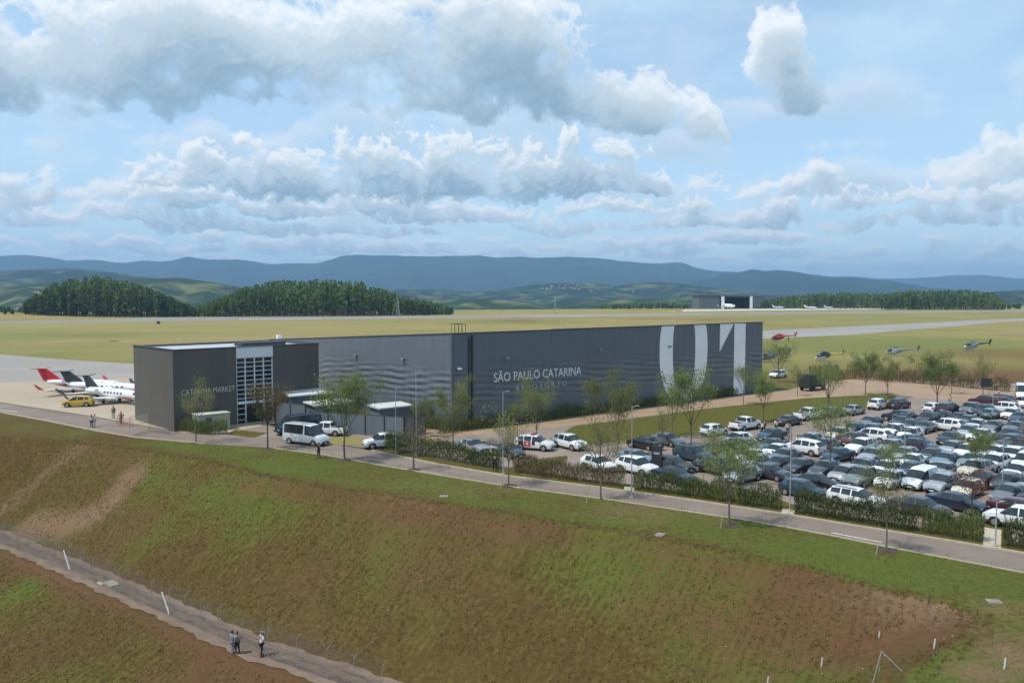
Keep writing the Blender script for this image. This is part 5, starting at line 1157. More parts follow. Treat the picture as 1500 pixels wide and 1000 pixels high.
def person(px, py, label, face, shirt, trous, arms=('down', 'down'), stride=.08, h=1.73, hair=True, hat=None, z=0.0, group=None, lean=0, base=None):
    p = base if base is not None else G(px, py, z); t = thing('person', label, 'person', p, face, group); k = h / 1.72; t.scale = (k, k, k); J = joints(arms, stride, lean)
    o = ['pel', 'wai', 'che', 'nek', 'hea', 'top', 'shr', 'elr', 'wrr', 'shl', 'ell', 'wrl', 'hpr', 'knr', 'anr', 'tor', 'hpl', 'knl', 'anl', 'tol']; ix = {n: i for i, n in enumerate(o)}
    ed = [('pel', 'wai'), ('wai', 'che'), ('che', 'nek'), ('nek', 'hea'), ('hea', 'top'), ('che', 'shr'), ('shr', 'elr'), ('elr', 'wrr'), ('che', 'shl'), ('shl', 'ell'), ('ell', 'wrl'), ('pel', 'hpr'), ('hpr', 'knr'), ('knr', 'anr'), ('anr', 'tor'), ('pel', 'hpl'), ('hpl', 'knl'), ('knl', 'anl'), ('anl', 'tol')]
    rd = {'pel': (.14, .11), 'wai': (.13, .1), 'che': (.15, .11), 'nek': .055, 'hea': .085, 'top': .075, 'sh': .06, 'el': .042, 'wr': .03, 'hp': .09, 'kn': .06, 'an': .042, 'to': .035}
    g = lambda n, d=0: (lambda r: tuple(v + d for v in r) if isinstance(r, tuple) else r + d)(rd.get(n, rd.get(n[:2])))
    bm_ = skin_mesh('body', [J[n] for n in o], [(ix[a], ix[b]) for a, b in ed], [g(n) for n in o], SKIN)
    # hands with five fingers, face features joined into the same mesh
    mb = MB(); mb.v = [tuple(v.co) for v in bm_.vertices]; mb.f = [tuple(q.vertices) for q in bm_.polygons]; mb.m = [0] * len(mb.f)
    for s, kk in ((-1, 'r'), (1, 'l')):
        w = J['wr' + kk]; d = (w - J['el' + kk]).normalized(); side = d.cross(Vector((0, 1, 0.3))).normalized(); nn = d.cross(side)
        mb.box(w + d * .05, (.1, .075, .03), 0, (d, side, nn))
        for i, l in enumerate((.065, .078, .072, .055)):
            b = w + d * .098 + side * (-.03 + .02 * i); m1 = b + d * l * .55 + nn * .008; mb.tube([b, m1, m1 + (d + nn * .7).normalized() * l * .45], [.009, .0085, .007], 5)
        b = w + d * .03 + side * .036; mb.tube([b, b + (d + side).normalized() * .035, b + (d + side).normalized() * .035 + d * .03], [.011, .010, .008], 5)
    hd_ = J['hea']; mb.ell(hd_ + Vector((.075, 0, .01)), (.022, .014, .024), 6, 4)
    for s in (-1, 1):
        mb.ell(hd_ + Vector((-.005, s * .083, .0)), (.02, .012, .032), 6, 4); mb.ell(hd_ + Vector((.072, s * .03, .038)), (.008, .012, .008), 6, 4, 1)
    mb.box(hd_ + Vector((.074, 0, -.045)), (.012, .045, .009), 1)
    mb.build('body', [SKIN, EYE], t, 60, fixn=False); bpy.data.meshes.remove(bm_)
    so = ['wai', 'pel', 'che', 'nek', 'shr', 'elr', 'shl', 'ell']; J2 = dict(J); J2['nek'] = J['che'].lerp(J['nek'], .6); J2['pel'] = Vector((0, 0, .90))
    six = {n: i for i, n in enumerate(so)}
    link('shirt', skin_mesh('shirt', [J2[n] for n in so], [(six[a], six[b]) for a, b in (('wai', 'pel'), ('wai', 'che'), ('che', 'nek'), ('che', 'shr'), ('shr', 'elr'), ('che', 'shl'), ('shl', 'ell'))], [g(n, .022) if n != 'nek' else .075 for n in so], shirt), t)
    to = ['pel', 'hpr', 'knr', 'anr', 'hpl', 'knl', 'anl']; J3 = dict(J); J3['pel'] = Vector((0, 0, .98))
    for q in 'rl': J3['an' + q] = J['an' + q] + Vector((0, 0, .03))
    tix = {n: i for i, n in enumerate(to)}
    link('trousers', skin_mesh('trousers', [J3[n] for n in to], [(tix[a], tix[b]) for a, b in (('pel', 'hpr'), ('hpr', 'knr'), ('knr', 'anr'), ('pel', 'hpl'), ('hpl', 'knl'), ('knl', 'anl'))], [g(n, .014) for n in to], trous), t)
    for q in 'rl':
        mb = MB(); c = (J['an' + q] + J['to' + q]) / 2; mb.box(Vector((c.x + .01, c.y, .045)), (.27, .1, .09), taper=.8); mb.build('shoe', SHOE, t)
    mb = MB(); tp = J['top']
    if hat:
        mb.ell(tp + Vector((0, 0, .015)), (.11, .10, .075)); mb.cyl(tp + Vector((.05, 0, -.02)), tp + Vector((.05, 0, -.005)), .13, None, 12); mb.build('cap', hat, t, 60)
    elif hair:
        mb.ell(tp + Vector((-.02, 0, -.025)), (.105, .096, .09)); mb.build('hair', HAIR, t, 60)
    return t
PV = 'people standing in the car park'
def onpath(px, py):
    p = G(px, py, ZP); return p
person(0, 0, 'man in blue grey shirt on the lower path, arm out to his companion', R(60), CBL, CBL, ('out', 'down'), .06, 1.74, base=onpath(341, 957))
person(0, 0, 'person in dark clothes beside the man in blue grey on lower path', R(150), CGY, CBK, ('hip', 'down'), .05, 1.68, base=onpath(348, 957.5))
person(0, 0, 'man in white shirt, dark trousers and pale cap on the lower path', R(40), CW, CBK, ('fwd', 'fwd'), .07, 1.82, hat=CGY, base=onpath(383, 961), lean=.2)
person(725, 690, 'person in black walking on the road kerb beside the hedge end', R(100), CBK, CBK, ('down', 'hip'), .16, 1.76)
person(467, 671, 'person in black at the road edge before the silver minibus', R(160), CBK, CBK, ('up', 'out'), .08, 1.72)
person(134.5, 626, 'person in white shirt and dark trousers standing on apron road, left of pair', R(-80), CW, CBK, ('down', 'down'), .06, 1.75)
person(139, 625, 'person in white shirt and grey trousers standing on apron road, right of pair', R(-120), CW, CLB, ('hip', 'down'), .06, 1.7)
person(166.5, 612, 'person in olive clothes standing on the apron near the office corner', R(-90), CGR, CGR, ('down', 'down'), .05, 1.78)
person(177.5, 621, 'person with orange vest behind the apron barriers', R(-90), COR, CBK, ('hip', 'hip'), .08, 1.75)
person(1116, 637, 'person with white shirt behind the bonnet of the white pickup', R(20), CW, CBK, ('down', 'fwd'), .1, 1.75, group=PV)
person(1120, 634, 'person in dark clothes by the white pickup at the lawn edge', R(200), CBK, CNV, ('hip', 'down'), .08, 1.73, group=PV)
person(1137, 633, 'person with pale shirt between white pickup and purple grey sedan', R(100), CW, CBK, ('down', 'down'), .1, 1.74, group=PV)
person(1154, 638, 'person in white top and black trousers walking on the open lane', R(-100), CW, CBK, ('down', 'hip'), .18, 1.78, group=PV)
person(1153, 657, 'person in pink top standing in lane among the left cars', R(-60), CPK, CBK, ('down', 'down'), .08, 1.7, group=PV)
person(1168, 659, 'person in white top beside a silver sedan in the lane', R(140), CW, CBK, ('fwd', 'down'), .1, 1.73, group=PV)
person(1391, 593, 'person with white top by the far lane behind a white hatchback', R(-100), CW, CGY, ('down', 'down'), .08, 1.8, group=PV)
person(1463, 588, 'person with white cap by the maroon cars at the far lane', R(180), CBK, CBK, ('down', 'down'), .08, 1.8, hat=CW, group=PV)
person(1246, 658, 'person in pale shirt walking between cars under the car park tree', R(-70), CPK, CBK, ('down', 'hip'), .14, 1.74, group=PV)
person(1155, 500, 'person in dark clothes beside the red helicopter boom', R(-90), CBK, CBK, ('down', 'down'), .08, 1.8)
# ================================================================== STREET FURNITURE, FENCES
POLE = mat('pole_grey', (.36, .37, .38), .5, .2, var=.05)
def light_pole(px, py, top, label, arm=1):
    p = G(px, py); h = (py - top) * p.y / F; t = thing('light_pole', label, 'light pole', p, R(20), 'light poles of the car park')
    mb = MB(); mb.cyl((0, 0, -.05), (0, 0, h), .055, .035, 10); mb.build('pole', POLE, t, 40)
    mb = MB(); mb.box((0, 0, .05), (.3, .3, .14)); mb.build('base', CONC, t)
    for s in ((-1, 1) if arm == 2 else (1,)):
        mb = MB(); mb.cyl((0, 0, h - .08), (s * .4, 0, h - .02), .025); mb.box((s * .5, 0, h), (.38, .18, .06)); mb.build('lamp_head', POLE, t)
for a in ((580, 664, 566, 'light pole on the hedge end in front of the grey kiosk'), (737, 695, 571, 'tall light pole in the hedge gap below the hangar lettering'), (925, 729, 592, 'slender light pole on the gap beside the white SUV'), (1157, 748, 622, 'light pole on paved gap right of the olive hedge run', 2), (1325, 662, 604, 'light pole in middle car park over navy cars, right of two', 2), (1307, 640, 607, 'light pole in the middle car park, left of two close together'), (1458, 800, 733, 'short light pole on the paved gap beside the rightmost hedge'), (1468, 720, 640, 'light pole among white cars at the right'), (1324, 693, 628, 'pole before the silver hatchbacks in middle car park'), (1454, 600, 563, 'thin pole by the maroon cars of the back row'), (610, 667, 540, 'tall mast with lamp in front of the hangar end wall')):
    light_pole(*a)
def slab(label, poly, name='paved_gap'):
    sheet(name, gp(*poly), .024, CONC)
slab('', ((915, 712), (930, 714), (928, 722), (913, 719))); slab('', ((1146, 744), (1164, 747), (1163, 756), (1144, 753))); slab('', ((1441, 772), (1467, 776), (1466, 806), (1440, 802)))
slab('', ((150, 852), (172, 852), (180, 862), (158, 862))) if False else None
# totem sign
t = thing('totem_sign', 'dark upright totem sign with pale panel among cars by the lawn strip', 'sign', G(962, 688), R(-20))
mb = MB(); mb.box((0, 0, 1.25), (1.05, .28, 2.5)); mb.build('panel', mat('sign_dark', (.035, .035, .04), .5), t)
mb = MB(); mb.box((0, -.15, 1.75), (.6, .02, .22)); mb.build('emblem', mat('sign_pale', (.35, .35, .36), .5), t)
mb = MB(); mb.box((0, 0, .04), (1.3, .5, .1)); mb.build('plinth', CONC, t)
t = thing('notice_board', 'dark notice board above the maroon cars at the far lane', 'sign', G(1444, 582), R(15))
mb = MB(); mb.box((0, 0, 2.6), (2.2, .12, 1.5)); mb.build('panel', mat('sign_dark', (.035, .035, .04), .5), t)
for x in (-.8, .8):
    mb = MB(); mb.cyl((x, .1, 0), (x, .1, 2.6), .06); mb.build('post', POLE, t)
# concrete slab by the path
p = G(163, 856, ZP); t = thing('concrete_cover', 'cracked pale concrete cover slab lying on the lower path edge', 'slab', p + Vector((0, 0, .06)), R(-40))
mb = MB(); mb.box((0, 0, .03), (1.7, .9, .14)); mb.build('cover', CONC, t); mb = MB(); mb.box((-.9, -.55, .0), (.9, .3, .1)); mb.build('broken_edge', CONC, t)
for i, (px, py, lab) in enumerate(((650, 727, 'pale concrete inspection cover on the middle of the lawn'), (967, 783, 'pale concrete inspection cover at the lawn edge above the brown slope'), (154, 686, 'pale concrete drain cover on top of the left slope scar'), (1456, 881, 'grey concrete cover in turf at the far right corner'))):
    p = G(px, py)
    for _ in range(9): p = G(px, py, hz(p.x, p.y))
    t = thing('inspection_cover', lab, 'concrete cover', p, i, 'inspection covers'); mb = MB(); mb.box((0, 0, .0), (.75, .6, .12)); mb.build('frame', mat('weathered_concrete', (.27, .25, .20), .9, var=.2), t); mb = MB(); mb.box((0, 0, .075), (.5, .4, .03)); mb.build('lid', mat('grey_lid', (.22, .21, .18), .8), t)
# chain link fences
WIRE = mat('wire_grey', (.20, .20, .19), .5, .4, var=0); PST = mat('post_grey', (.30, .30, .29), .6, var=.1); WPOST = mat('white_stake_paint', (.70, .69, .64), .7, var=.08)
def chain_fence(label, pts, h, step=2.6, mesh=.28, barb=True, gz=None, wr=.010):
    t = thing('chain_link_fence', label, 'fence', pts[0]); o = pts[0]
    wm = MB(); path = []
    for a, b in zip(pts[:-1], pts[1:]):
        k = max(1, round((b - a).length / step)); path += [a.lerp(b, i / k) for i in range(k)]
    path.append(pts[-1]); npost = 0
    for q in path:
        mb = MB(); q = q - o
        mb.cyl(q + Vector((0, 0, -.2)), q + Vector((0, 0, h)), .024, None, 6)
        if barb: mb.cyl(q + Vector((0, 0, h)), q + Vector((.25, .18, h + .35)), .014, None, 5)
        mb.build('post', PST, t)
    def w(a, b, r=wr):
        d = b - a; u = Vector((0, 0, r)); n = Vector((-d.y, d.x, 0)).normalized() * r; m = Vector((d.x, d.y, 0)).normalized() * r
        wm.quad([a - n, b - n, b + n, a + n]) if abs(d.z) > .01 else wm.quad([a - u, b - u, b + u, a + u])
        if abs(d.z) > .01: wm.quad([a - m, b - m, b + m, a + m])
    for a, b in zip(path[:-1], path[1:]):
        a, b = a - o, b - o; l = (b - a).length; d = (b - a) / l
        for z in (.05, h * .5, h): w(a + UZ * z, b + UZ * z, wr * 1.6)
        if barb:
            for f in (.33, .66, 1): w(a + Vector((.25 * f, .18 * f, h + .35 * f)), b + Vector((.25 * f, .18 * f, h + .35 * f)), wr * 1.2)
        n = int((l + h) / mesh)
        for i in range(n):
            for sg in (1, -1):
                s0 = i * mesh; pts2 = []
                x0, z0 = s0 - h, 0.0
                lo = max(0, x0); hi = min(l, s0)
                if hi - lo < .03: continue
                pa, pb = (lo, lo - x0), (hi, hi - x0)
                if sg < 0: pa, pb = (l - pa[0], pa[1]), (l - pb[0], pb[1])
                w(a + d * pa[0] + UZ * (pa[1] + .05), a + d * pb[0] + UZ * (pb[1] + .05))
    wm.build('wire_mesh', WIRE, t, fixn=False); return t
PF = [G(p[0], p[1], ZP) for p in ((-60, 772), (25, 803), (102, 833), (175, 868), (248, 900), (320, 932), (393, 963), (480, 994), (560, 1022))]
chain_fence('chain link fence with barbed wire along the lower path', PF, 2.1)
for i, (px, py) in enumerate(((102, 833), (248, 899))):
    p = G(px, py, ZP); mb = MB(); mb.cyl(p + Vector((.1, -.1, -.1)), p + Vector((-.72, .35, 1.75)), .075, .06, 8)
    tag(mb.build('brace_post', WPOST), ('leaning white brace post on the path fence, left of the pale slab', 'leaning white brace post on the path fence, right of the pale slab')[i], 'post', 'white brace posts')
chain_fence('low chain link gate fence between the apron road and office', [G(190, 639), G(218, 631), G(250, 637)], 2.5, 4, .35, False, wr=.012)
bar = MAT_BAR = mat('barrier_red_white', (.5, .12, .10), .6, var=.3, scale=3)
for i, (px, py, lab) in enumerate(((172, 617, 'pale steel crowd barrier on the apron, left of two'), (183, 624, 'reddish crowd barrier on the apron beside the fence, right of two'))):
    t = thing('crowd_barrier', lab, 'barrier', G(px, py), R(-15 + 20 * i), 'crowd barriers'); mb = MB()
    for z in (.15, 1.05): mb.cyl((-1.1, 0, z), (1.1, 0, z), .03, None, 6)
    for k in range(13): mb.cyl((-1.1 + k * .1833, 0, .15), (-1.1 + k * .1833, 0, 1.05), .018, None, 5)
    mb.build('rail_frame', POLE if i == 0 else bar, t)
    for s in (-.8, .8):
        mb = MB(); mb.box((s, 0, .02), (.06, .6, .04)); mb.cyl((s, 0, 0), (s, 0, .2), .025); mb.build('foot', POLE, t)
# white stakes and the wire strainer at the right corner
STK = 'white marker stakes at the near corner'
for i, (a, b, lab) in enumerate((((1287, 938), (1289, 924), 'white stake on the brown corner above the strainer frame'), ((1368, 950), (1371, 935), 'white stake right of the strainer frame on green turf'), ((1471, 979), (1474, 964), 'white stake farthest right beside the bare patch'), ((1203, 976), (1207, 961), 'white stake left of the strainer frame on the brown slope'), ((1124, 1004), (1126, 994), 'white stake lowest and farthest left at the picture bottom'))):
    p = G(*a); g = p
    for _ in range(8):
        zz = hz(g.x, g.y); g = G(a[0], a[1], zz)
    mb = MB(); mb.box(g + Vector((.02, 0, .22)), (.05, .05, .62), 0, (Vector((1, 0, -.1)), Vector((0, 1, 0)), Vector((.1, 0, 1)))); tag(mb.build('marker_stake', WPOST), lab, 'stake', STK)
a = G(1290, 985, -1.0)
for _ in range(6): a = G(1290, 992, hz(a.x, a.y))
t = thing('strainer_frame', 'thin metal strainer frame of two splayed poles at the bottom right', 'frame', a)
tp = Vector((0, 0, 1.35)); 
mb = MB(); mb.cyl(tp, (1.5, -1.0, -.1), .022, None, 8); mb.build('pole', STEEL, t); mb = MB(); mb.cyl(tp, (-.9, -.9, -.3), .014, None, 8); mb.build('pole', PST, t); mb = MB(); mb.cyl(tp, (0, .3, -.2), .014, None, 8); mb.build('pole', PST, t)
# lattice masts and windsock far off
def mast(px, D, h, label, w=1.2):
    p = at(px, D); z0 = hz(p.x, p.y); t = thing('lattice_mast', label, 'mast', (p.x, p.y, z0), 0, 'lattice masts beyond the runway'); mb = MB(); c = [(-w, -w), (w, -w), (w, w), (-w, w)]
    for i in range(4):
        a, b = Vector((*c[i], 0)), Vector((c[i][0] * .25, c[i][1] * .25, h)); mb.cyl(a, b, .13, .09, 5); q0, q1 = Vector((*c[(i + 1) % 4], 0)), Vector((c[(i + 1) % 4][0] * .25, c[(i + 1) % 4][1] * .25, h))
        for k in range(8): mb.cyl(a.lerp(b, k / 8), q0.lerp(q1, (k + 1) / 8), .09, None, 4)
    mb.build('lattice', STEEL, t, fixn=False); mb = MB(); mb.cyl((0, 0, h), (0, 0, h + 3), .1); mb.build('antenna', WPAINT, t); return t
mast(583, 640, 14.5, 'pale lattice mast in front of the eucalyptus plantation'); mast(813, 760, 12.5, 'pale lattice mast standing alone beyond the runway middle')
p = at(988, 640); t = thing('windsock', 'pale yellow windsock on pole beside the runway', 'windsock', (p.x, p.y, hz(p.x, p.y)))
mb = MB(); mb.cyl((0, 0, 0), (0, 0, 4.5), .12); mb.build('pole', WPAINT, t); mb = MB(); mb.cyl((0, 0, 4.2), (-3.4, 0, 3.9), .6, .3, 12); mb.build('sock', mat('sock_yellow', (.62, .52, .22), .8), t)
p = G(232, 474.5); t = thing('runway_equipment_box', 'small dark equipment box standing beside the runway at left', 'equipment box', (p.x, p.y, hz(p.x, p.y)))
mb = MB(); mb.box((0, 0, .8), (1.5, 1.2, 1.5)); mb.build('cabinet', TRIM, t); mb = MB(); mb.box((0, 0, 1.62), (1.7, 1.4, .12)); mb.build('lid', TRIM, t)
# stones and bits of straw on the slope
def stones():
    n = 1500; X = nrs.uniform(-60, 30, n); Y = nrs.uniform(34, 95, n); u = inpoly(X, Y, UP); q = dpoly(X, Y, PATHL); k = (~u) & (q > 1.9) & (fbm(X, Y, 8, 3, 71) > -.1); X, Y = X[k], Y[k]; Z = terrain(X, Y); n = len(X)
    oc = np.array([[1, 0, 0], [-1, 0, 0], [0, 1, 0], [0, -1, 0], [0, 0, 1], [0, 0, -1]]); fo = np.array([[0, 2, 4], [2, 1, 4], [1, 3, 4], [3, 0, 4], [2, 0, 5], [1, 2, 5], [3, 1, 5], [0, 3, 5]])
    s = nrs.uniform(.03, .10, (n, 1, 3)) * nrs.uniform(.5, 1.2, (n, 6, 3)); V = np.stack([X, Y, Z + .02], -1)[:, None, :] + oc[None] * s; Fq = (fo[None] + 6 * np.arange(n)[:, None, None]).reshape(-1, 3)
    tag(link('stones', raw_mesh('stones', V.reshape(-1, 3), Fq, mat('pale_stone', (.33, .24, .17), .9, var=.35, scale=.7))), 'scattered pale stones and clods on the embankment', 'stones', kind='stuff')
stones()
# ================================================================== SKY: cumulus field worked out once on an azimuth / elevation grid
CW_, CH_ = 2304, 1088
AZH, EL0, EL1 = R(45), R(-1.0), R(41.5)
def cloud_field():
    az = np.linspace(-AZH, AZH, CW_)[None, :] * np.ones((CH_, 1)); el = np.linspace(EL0, EL1, CH_)[:, None] * np.ones((1, CW_))
    X, Y = az * F, el * F                                   # about one photo pixel per unit
    px_w = F * 2 * AZH / CW_
    wx, wy = fbm(X, Y, 60, 5, 300), fbm(X, Y, 60, 5, 320)
    def billow(sc, seed, oc=5):
        s = 0; a = 1; t = 0
        for k in range(oc):
            x_, y_ = X + wx * 9 + 3 * k, Y * 1.12 + wy * 7
            s = s + a * (1 - 1.6 * np.abs(vnoise(x_ + .6 * y_ * (k % 2), y_ - .5 * x_ * (k % 2), sc / 2.1 ** k, seed + k))); t += a; a *= .56
        return s / t
    bl = [billow(46, 400), billow(26, 430), billow(15, 460)]
    big = fbm(X, Y * 1.7, 150, 4, 500); fine = fbm(X, Y, 9, 4, 520)
    def layer(blobs, b, amp, bigamp, kal, ksh, steps, stp, edge=0.0, finea=.10, wb=1.0):
        Fm = np.full(X.shape, -2.0)
        wob = X + wx * 14 * wb, Y + wy * 9 * wb
        for cx, cy, rx, uy, dy in blobs:
            d = ray(cx, cy); a0 = math.atan2(d.x, d.y) * F; e0 = math.atan2(d.z, math.hypot(d.x, d.y)) * F
            c0 = np.searchsorted(az[0] * F, [a0 - rx * 2.2, a0 + rx * 2.2]); r0 = np.searchsorted(el[:, 0] * F, [e0 - dy * 3.2, e0 + uy * 2.2])
            if c0[0] >= c0[1] or r0[0] >= r0[1]: continue
            sl = (slice(r0[0], r0[1]), slice(c0[0], c0[1]))
            v = wob[1][sl] - e0; v = np.where(v > 0, v / uy, -v / dy); u = (wob[0][sl] - a0) / rx
            f = 1 - np.minimum(u * u + v * v, 9)
            Fm[sl] = np.log(np.exp(6 * Fm[sl]) + np.exp(6 * np.maximum(f, -2))) / 6
        D = Fm + amp * (b - .42) + bigamp * big + finea * fine - edge
        return finish(D, kal, ksh, steps, stp)
    def finish(D, kal, ksh, steps, stp):
        D = np.clip(D, 0, 1.3); al = 1 - np.exp(-kal * D ** 1.25)
        S = np.zeros_like(D)
        for i in range(1, steps + 1):
            ux, uy_ = -.42 + .55 * math.sin(i * 2.4), .86
            dx, dy = int(round(ux * stp * i / px_w)), int(round(uy_ * stp * i / px_w))
            sh = np.zeros_like(D); h_ = D.shape[0]
            src = np.roll(D, -dx, 1); sh[:h_ - dy] = src[dy:]; S += sh * stp
        # small scale relief: brighter on sunward shoulders
        g = D - np.roll(np.roll(D, -int(4 / px_w + .5), 0), 2, 1)
        lit = np.exp(-ksh * S); lit = np.clip(.02 + .98 * lit + .16 * g, 0, 1)
        return al, lit
    L = []
    # rows of small cumulus sinking to the horizon, and a broken pale deck between the large ones
    rg = random.Random(5); rows = [[], [], []]
    for y0, cnt, rx, uy in ((414, 34, 24, 3.0), (407, 34, 26, 3.6), (399, 32, 30, 4.6), (390, 30, 32, 6), (380, 30, 36, 7.5), (369, 28, 42, 10), (356, 26, 48, 13)):
        for k in range(cnt):
            q = rg.uniform(.5, 1.4); rows[0 if y0 > 400 else 1 if y0 > 375 else 2].append((-160 + 1820 * (k + rg.random()) / cnt, y0 + rg.uniform(-7, 7), rx * q, uy * rg.uniform(.6, 1.3) * q ** .5, uy * .55))
    L.append((layer(rows[0], bl[2], .8, .35, 3.5, .20, 10, 1.2, .15, .1, .12), .52))
    L.append((layer(rows[1], bl[2], 1.0, .35, 3.8, .12, 12, 1.6, .12, .1, .25), .68))
    L.append((layer(rows[2], bl[2], 1.2, .35, 4, .09, 14, 2.0, .08, .1, .45), .82))
    n2 = fbm(X, Y * 2.4, 120, 6, 640) + .5 * (bl[1] - .4)
    L.append((finish(np.clip((n2 + .22) * .8 * sm(Y, 75, 120) * (1 - .75 * sm(Y, 190, 330)), 0, 1.3), 1.6, .03, 16, 2.5), .7))
    L.append((layer(C_ROW, bl[2], 1.3, .35, 4.5, .075, 18, 2.2), .86))
    L.append((layer(C_MID, bl[1], 1.35, .45, 4.2, .046, 24, 3.4), .97))
    L.append((layer(C_TOP, bl[0], 1.12, .40, 3.4, .020, 30, 5.0), 1.0))
    A_ = np.zeros(X.shape); Li = np.zeros(X.shape)
    for (al, lit), den in L:
        al = al * (.55 + .45 * den); lit = .5 * (1 - den) + lit * den
        Li = Li * (1 - al) + lit * al; A_ = A_ * (1 - al) + al
    Li = np.where(A_ > 1e-3, Li / np.maximum(A_, 1e-3), .6)
    return A_, Li
C_TOP = [(150, 112, 270, 120, 44), (370, 100, 160, 60, 30), (30, 128, 150, 60, 36), (200, 132, 150, 40, 26), (300, 50, 210, 70, 36), (450, 66, 190, 74, 34), (570, 40, 130, 60, 44), (700, 158, 190, 90, 26), (600, 130, 100, 50, 20), (725, 80, 120, 100, 70), (680, 20, 130, 80, 60), (800, 160, 100, 66, 26), (905, 172, 70, 40, 18), (960, 168, 78, 56, 24), (1030, 190, 40, 42, 22), (1142, 76, 40, 52, 46), (1160, 140, 32, 46, 28), (1480, 248, 85, 66, 34), (1425, 258, 52, 42, 20)]
C_MID = [(660, 268, 150, 70, 26), (585, 256, 64, 66, 24), (770, 276, 90, 64, 20), (230, 262, 80, 34, 14), (500, 224, 52, 26, 11), (362, 212, 22, 18, 9), (285, 230, 44, 18, 9), (400, 272, 100, 44, 16), (430, 244, 60, 26, 10), (860, 274, 84, 50, 16), (950, 272, 34, 26, 10), (905, 226, 44, 28, 12), (830, 215, 40, 26, 10), (320, 250, 60, 24, 10), (700, 215, 70, 26, 10), (70, 288, 66, 36, 14), (150, 290, 56, 28, 11), (1440, 298, 130, 28, 12), (1150, 286, 70, 30, 9), (1190, 280, 28, 32, 9), (1040, 268, 36, 22, 9), (20, 262, 40, 18, 8)]
C_ROW = [(1015, 302, 34, 22, 8), (1245, 302, 54, 22, 8), (890, 302, 84, 18, 8), (285, 296, 90, 24, 10), (560, 302, 130, 24, 10), (430, 306, 90, 22, 9), (1150, 316, 34, 24, 9), (1340, 302, 64, 14, 7), (0, 302, 60, 28, 10), (700, 318, 170, 22, 9), (1420, 322, 110, 20, 8), (1090, 330, 50, 16, 7), (980, 326, 90, 16, 7), (200, 320, 120, 20, 8), (60, 326, 80, 18, 8), (850, 334, 120, 14, 7), (360, 334, 120, 14, 7), (520, 340, 120, 12, 6), (1250, 332, 80, 14, 6), (1500, 300, 60, 20, 8)]
SUN = Vector((-.80, -.33, 0)).normalized(); EL = R(60)
sd = Vector((SUN.x * math.cos(EL), SUN.y * math.cos(EL), math.sin(EL)))
ld = bpy.data.lights.new('sun', 'SUN'); ld.energy = SUN_E; ld.angle = R(1.5); ld.color = (1, .955, .88)
lo = bpy.data.objects.new('sun', ld); COL.objects.link(lo); lo.rotation_euler = sd.to_track_quat('Z', 'Y').to_euler(); lo.location = (-60, 20, 90)
ca_, cl_ = cloud_field()
im = bpy.data.images.new('cumulus_field', CW_, CH_, float_buffer=True, is_data=True)
bufp = np.ones((CH_, CW_, 4), np.float32); bufp[..., 0] = ca_; bufp[..., 1] = cl_; bufp[..., 2] = 0
im.pixels.foreach_set(bufp.ravel()); im.update()
w = bpy.data.worlds.new('World'); scene.world = w; w.use_nodes = True; nt = w.node_tree; bg = nt.nodes['Background']
def M(op, a, b=None, c=None, cl=False):
    n = nt.nodes.new('ShaderNodeMath'); n.operation = op; n.use_clamp = cl
    for i, v in enumerate((a, b, c)):
        if v is None: continue
        if isinstance(v, (int, float)): n.inputs[i].default_value = v
        else: nt.links.new(v, n.inputs[i])
    return n.outputs[0]
def VM(op, a, b=None):
    n = nt.nodes.new('ShaderNodeVectorMath'); n.operation = op
    for i, v in enumerate((a, b)):
        if v is None: continue
        if isinstance(v, (tuple, list)): n.inputs[i].default_value = v
        else: nt.links.new(v, n.inputs[i])
    return n.outputs[0]
def SS(v, a, b):
    n = nt.nodes.new('ShaderNodeMapRange'); n.interpolation_type = 'SMOOTHSTEP'; n.inputs[1].default_value = a; n.inputs[2].default_value = b; nt.links.new(v, n.inputs[0]); return n.outputs[0]
def CMIX(f, a, b):
    n = nt.nodes.new('ShaderNodeMix'); n.data_type = 'RGBA'
    for i, v in ((0, f), (6, a), (7, b)):
        if isinstance(v, tuple): n.inputs[i].default_value = (*v, 1)
        elif isinstance(v, (int, float)): n.inputs[i].default_value = v
        else: nt.links.new(v, n.inputs[i])
    return n.outputs[2]
tc = nt.nodes.new('ShaderNodeTexCoord'); nrm = VM('NORMALIZE', tc.outputs['Generated']); sp = nt.nodes.new('ShaderNodeSeparateXYZ'); nt.links.new(nrm, sp.inputs[0])
azn = M('ARCTAN2', sp.outputs[0], sp.outputs[1]); eln = M('ARCSINE', sp.outputs[2]); cb = nt.nodes.new('ShaderNodeCombineXYZ'); nt.links.new(azn, cb.inputs[0]); nt.links.new(eln, cb.inputs[1])
uv = nt.nodes.new('ShaderNodeCombineXYZ'); nt.links.new(M('MULTIPLY_ADD', azn, 1 / (2 * AZH), .5), uv.inputs[0]); nt.links.new(M('MULTIPLY', M('SUBTRACT', eln, EL0), 1 / (EL1 - EL0)), uv.inputs[1])
ti = nt.nodes.new('ShaderNodeTexImage'); ti.image = im; ti.extension = 'MIRROR'; ti.interpolation = 'Cubic'; nt.links.new(uv.outputs[0], ti.inputs[0])
sc_ = nt.nodes.new('ShaderNodeSeparateColor'); nt.links.new(ti.outputs[0], sc_.inputs[0]); alpha, lit = sc_.outputs[0], sc_.outputs[1]
K = 1 / SKY_S
cc = CMIX(SS(lit, .0, .42), tuple(k * K for k in CL_DK), tuple(k * K for k in CL_MD)); cc = CMIX(SS(lit, .40, .95), cc, tuple(k * K for k in CL_LT))
st = nt.nodes.new('ShaderNodeTexSky'); st.sky_type = 'NISHITA'; st.sun_disc = False; st.sun_elevation = EL; st.sun_rotation = math.atan2(SUN.x, SUN.y) % (2 * math.pi); st.air_density = 1.0; st.dust_density = .6; st.ozone_density = 2.0; st.altitude = 700
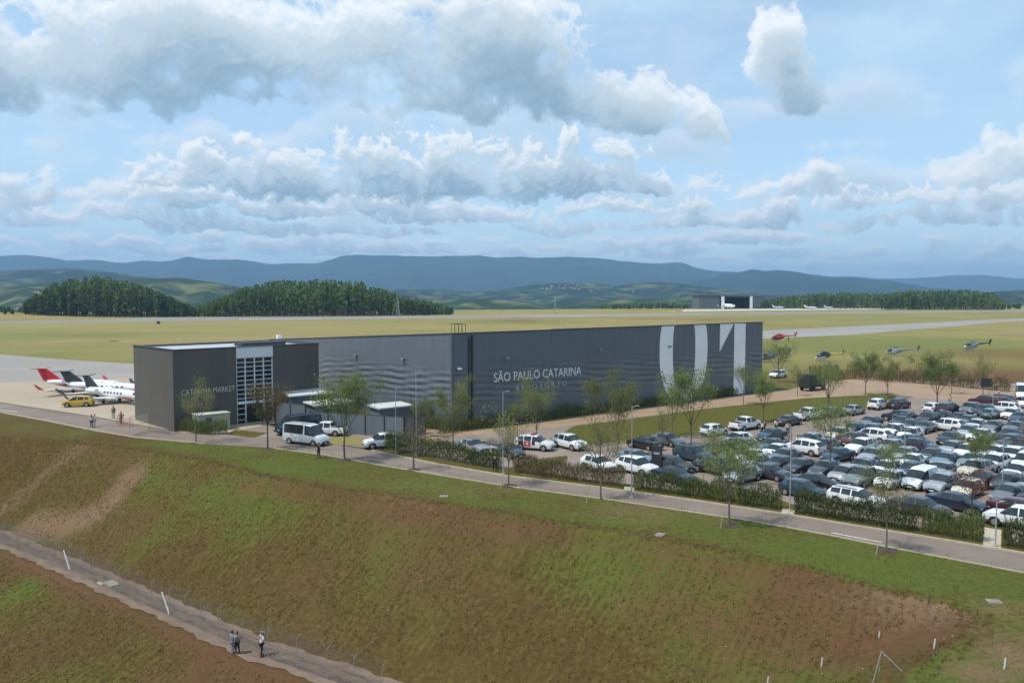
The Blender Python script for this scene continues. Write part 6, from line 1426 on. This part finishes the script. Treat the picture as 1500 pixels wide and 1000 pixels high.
n = nt.nodes.new('ShaderNodeTexNoise'); n.inputs['Scale'].default_value = 3.2; n.inputs['Detail'].default_value = 6; n.inputs['Distortion'].default_value = .6; nt.links.new(VM('MULTIPLY', cb.outputs[0], (1, 2.6, 1)), n.inputs['Vector'])
veil = M('MULTIPLY_ADD', SS(n.outputs[0], .36, .68), .50, .32)
base = CMIX(veil, VM('MULTIPLY', st.outputs[0], SKY_TINT), tuple(k * K for k in VEIL))
hzn = M('MULTIPLY', M('SUBTRACT', .12, eln), 9, cl=True)
base = CMIX(M('MULTIPLY', hzn, .7), base, tuple(k * K for k in HORI))
cc = CMIX(M('MULTIPLY', hzn, .28), cc, tuple(k * K for k in HORC))
fin = CMIX(alpha, base, cc)
nt.links.new(fin, bg.inputs[0]); bg.inputs[1].default_value = SKY_S
# the air
mb = MB(); mb.box((0, 7000, (590 - 130) / 2), (34000, 22000, 720)); hz_o = mb.build('haze', []); tag(hz_o, 'thin blue haze between the airfield and far mountains', 'haze', kind='stuff')
hm = bpy.data.materials.new('haze_air'); hm.use_nodes = True; n2 = hm.node_tree; n2.nodes.remove(n2.nodes['Principled BSDF']); pv = n2.nodes.new('ShaderNodeVolumePrincipled')
pv.inputs['Color'].default_value = (*HAZE_C, 1); pv.inputs['Density'].default_value = HAZE_D; pv.inputs['Anisotropy'].default_value = .1
n2.links.new(pv.outputs[0], n2.nodes['Material Output'].inputs['Volume']); hz_o.data.materials.append(hm)
# ================================================================== CAMERA
cd = bpy.data.cameras.new('camera'); co = bpy.data.objects.new('camera', cd); COL.objects.link(co); scene.camera = co
cd.sensor_width = 36; cd.lens = 36 * F / 1500; cd.clip_end = 60000; cd.clip_start = .5
co.location = (0, 0, H); co.rotation_euler = (math.pi / 2 - TH, 0, 0)
vs = scene.view_settings; vs.view_transform = 'Standard'; vs.look = 'None'; vs.exposure = EXPO; vs.gamma = 1; vs.use_curve_mapping = False
cy = scene.cycles; cy.max_bounces = 6; cy.diffuse_bounces = 2; cy.glossy_bounces = 2; cy.transmission_bounces = 2; cy.volume_bounces = 0; cy.transparent_max_bounces = 4; cy.use_denoising = True
